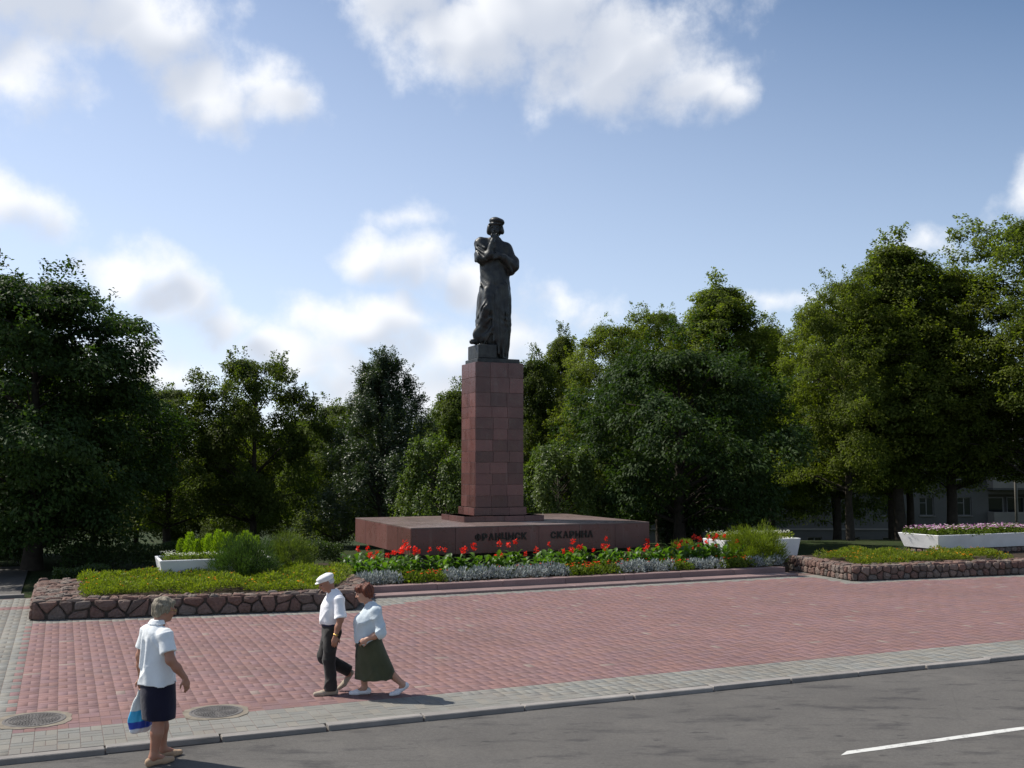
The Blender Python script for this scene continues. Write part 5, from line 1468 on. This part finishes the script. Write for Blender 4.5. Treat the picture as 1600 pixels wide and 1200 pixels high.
def hand(L, w, d, n, side, curl=.5, k=1.0):
    """wrist w, finger direction d, back-of-hand normal n, thumb towards side"""
    w = A_(*w); d = unit(A_(*d)); n = A_(*n); n = unit(n - d*(n @ d)); s = np.cross(n, d)*side
    kk = .012
    pc = w + d*.050*k
    M = np.stack([d, s, n], 1); L.append((ell(pc, A_(.052, .042, .020)*k, M), .02)); L.append((ell(w + d*.07*k, A_(.030, .041, .017)*k, M), .015))
    for i, (off, ln_) in enumerate(((.030, .068), (.010, .078), (-.010, .072), (-.029, .056))):
        b = w + d*.085*k + s*off*k; a1 = curl*.55; d1 = d*math.cos(a1) - n*math.sin(a1); m = b + d1*ln_*.5*k; a2 = curl*1.25; d2 = d*math.cos(a2) - n*math.sin(a2); e_ = m + d2*ln_*.5*k
        L.append((cap(b - d*.02*k, .0095*k, m, .0085*k), .005)); L.append((cap(m, .0085*k, e_, .007*k), .004))
    b = w + d*.025*k + s*.032*k; m = b + (d*.55 + s*.65 - n*.3)*.045*k; e_ = m + (d*.85 + s*.15 - n*.35)*.038*k
    L.append((cap(b, .013*k, m, .0105*k), .012)); L.append((cap(m, .0105*k, e_, .0085*k), .005))
def foot_prims(ank, toe, up=(0, 0, 1), r=.045):
    ank = A_(*ank); toe = A_(*toe); return ank, toe
def shoe(name, heel, ball, toe, side, w_, mat, parent, hgt=.055, lift=A_(0, 0, 1), open_=False):
    """heel / ball / toe are points on the sole"""
    heel, ball, toe = A_(*heel), A_(*ball), A_(*toe); up = unit(lift - unit(ball-heel)*(lift @ unit(ball-heel)))
    L = [(cap(heel + up*.035, .036, ball + up*.034, .038*w_), .02), (cap(ball + up*.03, .040*w_, toe + up*.022, .026*w_), .02), (cap(heel + up*.05, .034, heel + up*hgt + unit(ball-heel)*.01, .036), .02)]
    sd = np.cross(up, unit(ball-heel))
    for o in (.018, -.018): L.append((cap(ball + up*.026 + sd*o, .03*w_, toe + up*.02 + sd*o*.5, .022*w_), .02))
    def flat(X, Y, Z):
        d1 = (heel[0]-X)*up[0] + (heel[1]-Y)*up[1] + (heel[2]-Z)*up[2]; u2 = unit(A_(0, 0, 1) - unit(toe-ball)*unit(toe-ball)[2]); d2 = (ball[0]-X)*u2[0] + (ball[1]-Y)*u2[1] + (ball[2]-Z)*u2[2]
        return np.maximum(d1, d2) - .002
    L.append(((flat, A_(-9, -9, -9), A_(9, 9, 9)), .004, 'int'))
    o = obj(name, sdf_mesh(name, L, .006, mat, None, 1), parent)
    m = MB(); n = 7; 
    return o
def wr(amp, f, seed=0.0):
    """creases: for cloth (f < 20) soft ridges a hand wide, drawn out along slanting lines; else plain ripple"""
    if f >= 20:
        return lambda X, Y, Z: amp*(np.sin(f*(X*.8 + .5*Z) + seed + 2*np.sin(f*.35*Y + 1.7*Z))*np.sin(f*.7*(Y + .6*Z) + 1.3*seed) + .6*np.sin(f*1.7*(X - .4*Z) + seed*2 + f*Y*.9))
    def fn(X, Y, Z):
        a = f*2.0*(.55*X + .55*Y + .35*Z) + seed + 1.8*np.sin(f*.5*Z + 2*seed) + 1.2*np.sin(f*.45*(Y - X))
        b = f*1.7*(.6*X - .5*Y + .75*Z) + 2.3*seed + 1.6*np.sin(f*.6*(X + Y))
        m1 = np.clip(.3 + np.sin(f*.42*Z + 4*X + 3*seed), 0, 1); m2 = np.clip(.2 + np.sin(f*.5*Z - 5*Y + seed), 0, 1)
        return -amp*2.8*((1 - np.abs(np.sin(a*.5)))**2*m1 + (1 - np.abs(np.sin(b*.5)))**2*m2) + amp*.9
    return fn
H6 = .0072

# ---------------------------------------------------------------- man in a white cap
man = None
hd = Head((.075, 0, 1.485), R(6), R(22), .98)
L = hd.prims()
limb(L, [A_(.035, 0, 1.42), A_(-.03, 0, 1.32)], [.052, .065])
L.append((loft([(.88, 0, 0, .10, .15), (1.0, .01, 0, .115, .15), (1.15, 0, 0, .12, .165), (1.28, -.02, 0, .10, .175), (1.37, -.03, 0, .06, .09)]), .04))
sl, el_, wl_ = A_(-.075, .185, 1.285), A_(-.085, .255, 1.02), A_(-.015, .275, .80)
sr, er, wr_ = A_(-.055, -.185, 1.285), A_(-.07, -.245, 1.02), A_(-.02, -.25, .80)
for (a, b, c_, d, side) in ((sl, el_, wl_, A_(.10, .03, -.96), 1), (sr, er, wr_, A_(.1, .05, -.98), -1)):
    limb(L, [a, b], [.052, .042]); limb(L, [b, b*.55 + c_*.45, c_], [.042, .040, .027]); hand(L, c_, d, A_(.15, side*1.0, .0), side*1, .75)
hipL, kneeL, ankL = A_(0, .09, .88), A_(.04, .095, .48), A_(0, .10, .09)
hipR, kneeR, ankR = A_(0, -.09, .88), A_(.085, -.10, .47), A_(-.245, -.11, .275)
limb(L, [hipL, kneeL, kneeL*.6 + ankL*.4, ankL], [.085, .058, .055, .038]); limb(L, [hipR, kneeR, kneeR*.6 + ankR*.4, ankR], [.085, .058, .055, .038])
limb(L, [ankL, A_(.10, .10, .05)], [.038, .03]); limb(L, [ankR, A_(-.27, -.11, .22), A_(-.19, -.105, .10)], [.038, .036, .024])
man = obj('person', sdf_mesh('person', L, H6, M_SKIN2), None)
tag(man, 'man in a white flat cap, white short-sleeved shirt and dark trousers, walking left', 'person', 'people walking')
hd.details(man)
# shirt
S_ = [(loft([(.935, .012, 0, .135, .178), (.98, .015, 0, .150, .186), (1.08, .01, 0, .152, .190), (1.18, .0, 0, .150, .198), (1.27, -.025, 0, .130, .200), (1.33, -.04, 0, .105, .165), (1.375, -.035, 0, .075, .10), (1.405, -.015, 0, .062, .068)], lambda th, Z: .02*np.sin(7*th + 6*Z)), .02)]
for (a, b, s_) in ((sl, el_, 1), (sr, er, -1)):
    e_ = a + (b-a)*.92; S_.append((ell(a + A_(0, 0, -.01), (.078, .07, .075)), .04)); S_.append((cyl(a, .070, e_, .082), .03))
S_.append((cap(A_(.04, .03, 1.385), .014, A_(.065, .02, 1.33), .012), .01)); S_.append((cap(A_(.04, -.03, 1.385), .014, A_(.065, -.02, 1.33), .012), .01))
S_.append((cap(A_(.06, 0, 1.42), .022, A_(.10, 0, 1.33), .010), .01, 'sub'))
obj('shirt', sdf_mesh('shirt', S_, H6, M_SHIRT, wr(.0045, 17, .4)), man)
obj('belt', sdf_mesh('belt', [(loft([(.915, .012, 0, .128, .172), (.95, .012, 0, .130, .174)]), .01)], H6, M_BELT), man)
T_ = [(loft([(.74, .0, 0, .115, .165), (.82, -.01, 0, .138, .178), (.90, .0, 0, .132, .174), (.932, .01, 0, .124, .168)]), .03)]
for (h_, kn, an) in ((hipL, kneeL, ankL), (hipR, kneeR, ankR)):
    T_.append((cap(h_ + A_(0, 0, -.05), .108, kn, .086), .035)); T_.append((cyl(kn, .086, an + (an-kn)*.02, .078), .03)); T_.append((ell(kn, (.087, .08, .087)), .03))
T_.append((cyl(kneeR, .084, ankR + (ankR-kneeR)*.10, .080), .03)); T_.append((cyl(ankL + A_(.01, 0, .09), .078, ankL + A_(.015, 0, -.035), .086), .03))
obj('trousers', sdf_mesh('trousers', T_, H6, M_TROUSER, wr(.0055, 15, 1.1)), man)
shoe('shoe', (-.055, .10, 0), (.12, .105, 0), (.215, .11, .005), 1, 1.0, M_SHOEB, man)
shoe('shoe', (-.325, -.11, .215), (-.225, -.105, .075), (-.15, -.10, .03), -1, 1.0, M_SHOEB, man, .07, A_(.80, 0, .6))
# flat cap, hair, watch
C_ = [(hd.e(-.020, 0, .072, .112, .092, .052), .02), (hd.e(.035, 0, .078, .085, .085, .036), .02), (hd.e(-.012, 0, .045, .106, .086, .03), .02), (hd.e(.105, 0, .045, .050, .062, .010), .015)]
obj('cap', sdf_mesh('cap', C_, .005, M_CAPC, wr(.002, 40)), man)
hh = [(hd.e(-.05, 0, .0, .066, .077, .05), .02), (hd.e(-.035, 0, .02, .07, .079, .03), .02)]
obj('hair', sdf_mesh('hair', hh, .005, M_HWHITE, wr(.0015, 80)), man)
ww = wl_ + (el_ - wl_)*.10; dv_ = unit(el_ - wl_)
m = MB(); m.tube([ww - dv_*.009, ww + dv_*.009], [.036, .036], 16); m.build('watch_strap', M_GOLD, man, True)
m = MB(); m.tube([ww + A_(-.005, .030, 0), ww + A_(-.006, .042, 0)], [.017, .016], 14); m.build('watch', M_GOLD, man, True)
man.location = (-2.46, 14.33, 0.0)
man.rotation_euler = (0, 0, math.atan2(-.30, -.954))

# ---------------------------------------------------------------- woman beside him in an olive skirt
hd = Head((.065, 0, 1.355), R(-4), R(12), .98)
L = hd.prims()
limb(L, [A_(.03, 0, 1.285), A_(-.03, 0, 1.17)], [.050, .068])
L.append((loft([(.74, -.03, 0, .14, .17), (.9, -.02, 0, .15, .17), (1.02, 0, 0, .14, .165), (1.14, -.04, 0, .10, .16), (1.22, -.045, 0, .06, .09)]), .04))
sl, el_, wl_ = A_(-.085, .17, 1.135), A_(-.155, .245, .86), A_(.035, .235, .785)
sr, er, wr_ = A_(-.06, -.17, 1.135), A_(-.06, -.24, .87), A_(.08, -.22, .72)
limb(L, [sl, el_], [.055, .045]); limb(L, [el_, el_*.5 + wl_*.5, wl_], [.045, .042, .028]); hand(L, wl_, A_(.90, -.08, -.42), A_(.3, .9, .5), 1, .95, .95)
limb(L, [sr, er], [.055, .045]); limb(L, [er, er*.5 + wr_*.5, wr_], [.045, .040, .028]); hand(L, wr_, A_(.5, 0, -.86), A_(.3, -1, 0), -1, .7, .95)
hipL, kneeL, ankL = A_(-.03, .09, .74), A_(-.18, .09, .40), A_(-.475, .09, .135)
hipR, kneeR, ankR = A_(-.03, -.09, .74), A_(.06, -.085, .40), A_(.03, -.085, .085)
# left leg trails, right leg leads
limb(L, [hipL, kneeL, kneeL*.62 + ankL*.38, ankL], [.09, .062, .060, .036]); limb(L, [hipR, kneeR, kneeR*.62 + ankR*.38, ankR], [.09, .062, .060, .036])
limb(L, [ankL, A_(-.42, .09, .07)], [.036, .03]); limb(L, [ankR, A_(.12, -.085, .045)], [.036, .03])
w2 = obj('person', sdf_mesh('person', L, H6, M_SKIN), None)
tag(w2, 'woman with red-brown hair, pale blouse and olive skirt, walking left behind the man', 'person', 'people walking'); hd.details(w2)
S_ = [(loft([(.70, .005, 0, .175, .20), (.76, -.005, 0, .180, .205), (.88, .0, 0, .182, .205), (.98, .015, 0, .185, .205), (1.04, .005, 0, .172, .20), (1.10, -.03, 0, .14, .19), (1.165, -.05, 0, .11, .16), (1.21, -.045, 0, .085, .105), (1.245, -.025, 0, .066, .07)], lambda th, Z: .022*np.sin(6*th + 9*Z) + .012*np.sin(11*th)), .02)]
S_.append((ell(A_(.10, .07, .985), (.085, .085, .09)), .04)); S_.append((ell(A_(.10, -.07, .985), (.085, .085, .09)), .04))
for (a, b, c_) in ((sl, el_, wl_), (sr, er, wr_)):
    S_.append((ell(a, (.08, .075, .08)), .05)); S_.append((cap(a, .076, b, .075), .03)); S_.append((cyl(b, .074, b + (c_-b)*.32, .074), .03))
S_.append((cap(A_(.09, 0, 1.25), .028, A_(.17, 0, 1.10), .012), .012, 'sub'))
obj('blouse', sdf_mesh('blouse', S_, H6, M_CARD, wr(.006, 16, 2.2)), w2)
K_ = [(loft([(.20, -.10, 0, .265, .235), (.30, -.09, 0, .25, .225), (.48, -.055, 0, .218, .215), (.62, -.03, 0, .195, .205), (.72, -.015, 0, .178, .198), (.80, -.01, 0, .165, .19)], lambda th, Z: (.05*np.sin(5*th + .8) + .03*np.sin(9*th + 3*Z))*np.clip((.78-Z)/.5, 0, 1)), .02)]
K_.append((cap(A_(-.05, .10, .66), .13, A_(-.24, .10, .34), .10), .06))
def hem(X, Y, Z): return (.215 + .10*np.clip(-X - .05, 0, 1) + .012*np.sin(6*X + 4*Y)) - Z
K_.append(((hem, A_(-9, -9, -9), A_(9, 9, 9)), .006, 'int'))
obj('skirt', sdf_mesh('skirt', K_, H6, M_OLIVE, wr(.004, 14, .9)), w2)
shoe('shoe', (-.02, -.085, 0), (.13, -.085, 0), (.215, -.08, .004), -1, .95, M_SHOEW, w2, .06)
shoe('shoe', (-.53, .09, .095), (-.405, .09, .015), (-.32, .09, .004), 1, .95, M_SHOEW, w2, .055, A_(-.45, 0, .9))
hh = [(hd.e(-.035, 0, .055, .105, .094, .088), .03), (hd.e(-.06, 0, -.01, .078, .088, .075), .03), (hd.e(.045, 0, .085, .06, .075, .045), .03), (hd.e(.078, .02, .068, .028, .05, .028), .02), (hd.e(-.02, .078, .02, .05, .022, .05), .02), (hd.e(-.02, -.078, .02, .05, .022, .05), .02)]
obj('hair', sdf_mesh('hair', hh, .005, M_HRED, wr(.008, 62, .7)), w2)
pw = wl_ + A_(.085, -.01, -.05)
m = MB(); m.tube([pw + A_(.0, .0, .01), pw + A_(.035, .0, -.01), pw + A_(.05, 0, -.10), pw + A_(.045, 0, -.19)], [.010, .011, .006, .005], 8); m.build('wrist_strap', M_DARKM, w2, True)
w2.location = (-1.94, 14.20, 0.0)
w2.rotation_euler = (0, 0, math.atan2(-.22, -.975))

# ---------------------------------------------------------------- woman with the shopping bag, seen from behind
hd = Head((.055, 0, 1.545), R(-14), R(10), 1.02)
L = hd.prims()
limb(L, [A_(.02, 0, 1.47), A_(-.03, 0, 1.37)], [.054, .07])
L.append((loft([(.86, 0, 0, .13, .16), (1.0, 0, 0, .12, .155), (1.18, -.01, 0, .12, .165), (1.32, -.03, 0, .09, .165), (1.41, -.035, 0, .06, .09)]), .04))
sr, er, wr_ = A_(-.03, -.185, 1.325), A_(-.02, -.285, 1.075), A_(.115, -.345, .885)
sl, el_, wl_ = A_(-.03, .185, 1.325), A_(-.07, .25, 1.06), A_(-.05, .265, .83)
limb(L, [sr, er], [.056, .046]); limb(L, [er, er*.55 + wr_*.45, wr_], [.046, .042, .029]); hand(L, wr_, A_(.25, -.05, -.95), A_(.25, -1, .1), -1, .55)
limb(L, [sl, el_], [.056, .046]); limb(L, [el_, el_*.55 + wl_*.45, wl_], [.046, .042, .029]); hand(L, wl_, A_(.05, .02, -1), A_(.1, 1, 0), 1, 1.1)
hipR, kneeR, ankR = A_(0, -.09, .84), A_(-.02, -.085, .46), A_(-.075, -.09, .095)
hipL, kneeL, ankL = A_(0, .09, .84), A_(.10, .085, .46), A_(.115, .085, .10)
for (h_, kn, an, tt) in ((hipR, kneeR, ankR, A_(.03, -.09, .05)), (hipL, kneeL, ankL, A_(.22, .085, .05))):
    limb(L, [h_, kn, kn*.62 + an*.38, an], [.09, .062, .063, .038]); limb(L, [an, tt], [.038, .032])
    limb(L, [an + A_(-.02, 0, -.03), an + A_(-.03, 0, -.055)], [.034, .032])
w1 = obj('person', sdf_mesh('person', L, H6, M_SKIN2), None)
tag(w1, 'grey-haired woman in a white short-sleeved blouse and navy skirt, seen from behind at the kerb', 'person', 'people walking'); hd.details(w1)
S_ = [(loft([(.80, -.005, 0, .178, .205), (.88, -.005, 0, .175, .202), (1.0, .0, 0, .165, .192), (1.15, .0, 0, .162, .195), (1.26, -.02, 0, .14, .20), (1.335, -.04, 0, .112, .18), (1.39, -.045, 0, .085, .115), (1.43, -.03, 0, .066, .075), (1.455, -.02, 0, .060, .066)], lambda th, Z: .016*np.sin(8*th + 5*Z) + .012*np.sin(5*th - 4*Z)), .02)]
for (a, b) in ((sr, er), (sl, el_)):
    e_ = a + (b-a)*.72; S_.append((ell(a + A_(0, 0, -.01), (.08, .072, .078)), .045)); S_.append((cyl(a, .074, e_, .084), .03))
S_.append((cap(A_(-.135, -.05, 1.28), .012, A_(-.16, -.03, 1.0), .014), .04)); S_.append((cap(A_(-.135, .07, 1.28), .012, A_(-.16, .08, .98), .014), .04)); S_.append((cap(A_(-.15, .02, 1.22), .014, A_(-.18, .03, .95), .012), .03, 'sub'))
S_.append((cap(A_(.07, 0, 1.47), .03, A_(.12, 0, 1.36), .012), .012, 'sub'))
obj('blouse', sdf_mesh('blouse', S_, H6, M_BLOUSE, wr(.0045, 16, 3.1)), w1)
obj('collar', sdf_mesh('collar', [(loft([(1.405, -.035, 0, .088, .105), (1.43, -.03, 0, .078, .086), (1.455, -.022, 0, .070, .074)]), .01), (loft([(1.40, .0, 0, .06, .05), (1.48, .01, 0, .056, .056)]), .01, 'sub')], H6, M_BLOUSE), w1)
K_ = [(loft([(.44, .02, 0, .165, .190), (.55, .015, 0, .175, .197), (.7, .005, 0, .178, .200), (.82, .0, 0, .168, .195), (.88, 0, 0, .15, .18)], lambda th, Z: (.03*np.sin(4*th + .5) + .02*np.sin(7*th + 2*Z))*np.clip((.85-Z)/.4, 0, 1)), .02)]
obj('skirt', sdf_mesh('skirt', K_, H6, M_NAVY, wr(.004, 13, .5)), w1)
shoe('shoe', (-.125, -.09, 0), (.04, -.095, 0), (.125, -.095, .006), -1, .95, M_SHOET, w1, .035)
shoe('shoe', (.065, .085, .012), (.225, .08, 0), (.31, .078, .006), 1, .95, M_SHOET, w1, .035)
hh = [(hd.e(-.025, 0, .045, .106, .090, .086), .03), (hd.e(-.058, 0, -.018, .072, .082, .070), .03), (hd.e(.04, 0, .082, .05, .068, .03), .02), (hd.e(-.02, .074, .01, .05, .02, .05), .02), (hd.e(-.02, -.074, .01, .05, .02, .05), .02)]
obj('hair', sdf_mesh('hair', hh, .005, M_HGREY, wr(.007, 70, .3)), w1)
m = MB()
for y in (.033, -.033):
    pts = [hd.p(.105, y + .022*math.cos(a), .004 + .019*math.sin(a)) for a in np.linspace(0, 2*math.pi, 13)]; m.tube(pts, .0022, 5, False)
m.tube([hd.p(.105, .055, .006), hd.p(.06, .078, .008), hd.p(-.01, .082, .004)], .0022, 5); m.tube([hd.p(.105, -.055, .006), hd.p(.06, -.078, .008), hd.p(-.01, -.082, .004)], .0022, 5); m.tube([hd.p(.105, .011, .008), hd.p(.108, 0, .010), hd.p(.105, -.011, .008)], .0022, 5)
m.build('glasses', M_GOLD, w1)
w1_dir = math.atan2(.72, .69)
w1.location = (-3.78, 11.28, -0.057); w1.rotation_euler = (0, 0, w1_dir); w1.scale = (1.03, 1.03, 1.03)

# her plastic carrier bag: a thing held in the left hand
bag_o = Matrix.Translation(w1.location) @ Matrix.Rotation(w1_dir, 4, 'Z')
hp = bag_o @ Vector((-.045, .27, .745))
bag = empty('carrier_bag', hp, w1_dir); tag(bag, 'white and blue plastic carrier bag held by the woman at the kerb', 'bag')
t = NT('bag_plastic'); p = t.objc(); sp = t.n('ShaderNodeSeparateXYZ'); t.l(p, sp.inputs[0])
zz = t.math('ADD', sp.outputs[2], t.rng(t.noise(p, 5, 2), 0, 1, -.03, .03))
c = t.mix(t.rng(zz, -.235, -.225), (0.05, 0.45, 0.75), (0.78, 0.82, 0.78))
c = t.mix(t.rng(zz, -.345, -.335), (0.015, 0.06, 0.42), c)
lo_ = t.rng(zz, -.425, -.415); c = t.mix(lo_, (0.72, 0.76, 0.80), c)
M_BAG = t.fin(t.bsdf(c, .35, .45, 0, t.noise(p, 14, 5, .6), .6, .02))
bl = [(loft([(-.47, 0, 0, .09, .045), (-.45, 0, 0, .125, .06), (-.35, .0, 0, .14, .065), (-.22, 0, 0, .115, .045), (-.10, 0, 0, .07, .022), (-.02, 0, 0, .035, .016)], lambda th, Z: .06*np.sin(4*th + 12*Z) + .03*np.sin(9*th - 20*Z)), .02)]
obj('bag_body', sdf_mesh('bag_body', bl, .0065, M_BAG, wr(.004, 30, .2)), bag)
m = MB(); m.tube([(-.03, 0, -.03), (-.015, .0, .035), (.0, 0, .055), (.015, 0, .035), (.03, 0, -.03)], [.014, .010, .009, .010, .014], 8); m.build('handle', M_BAG, bag, True)
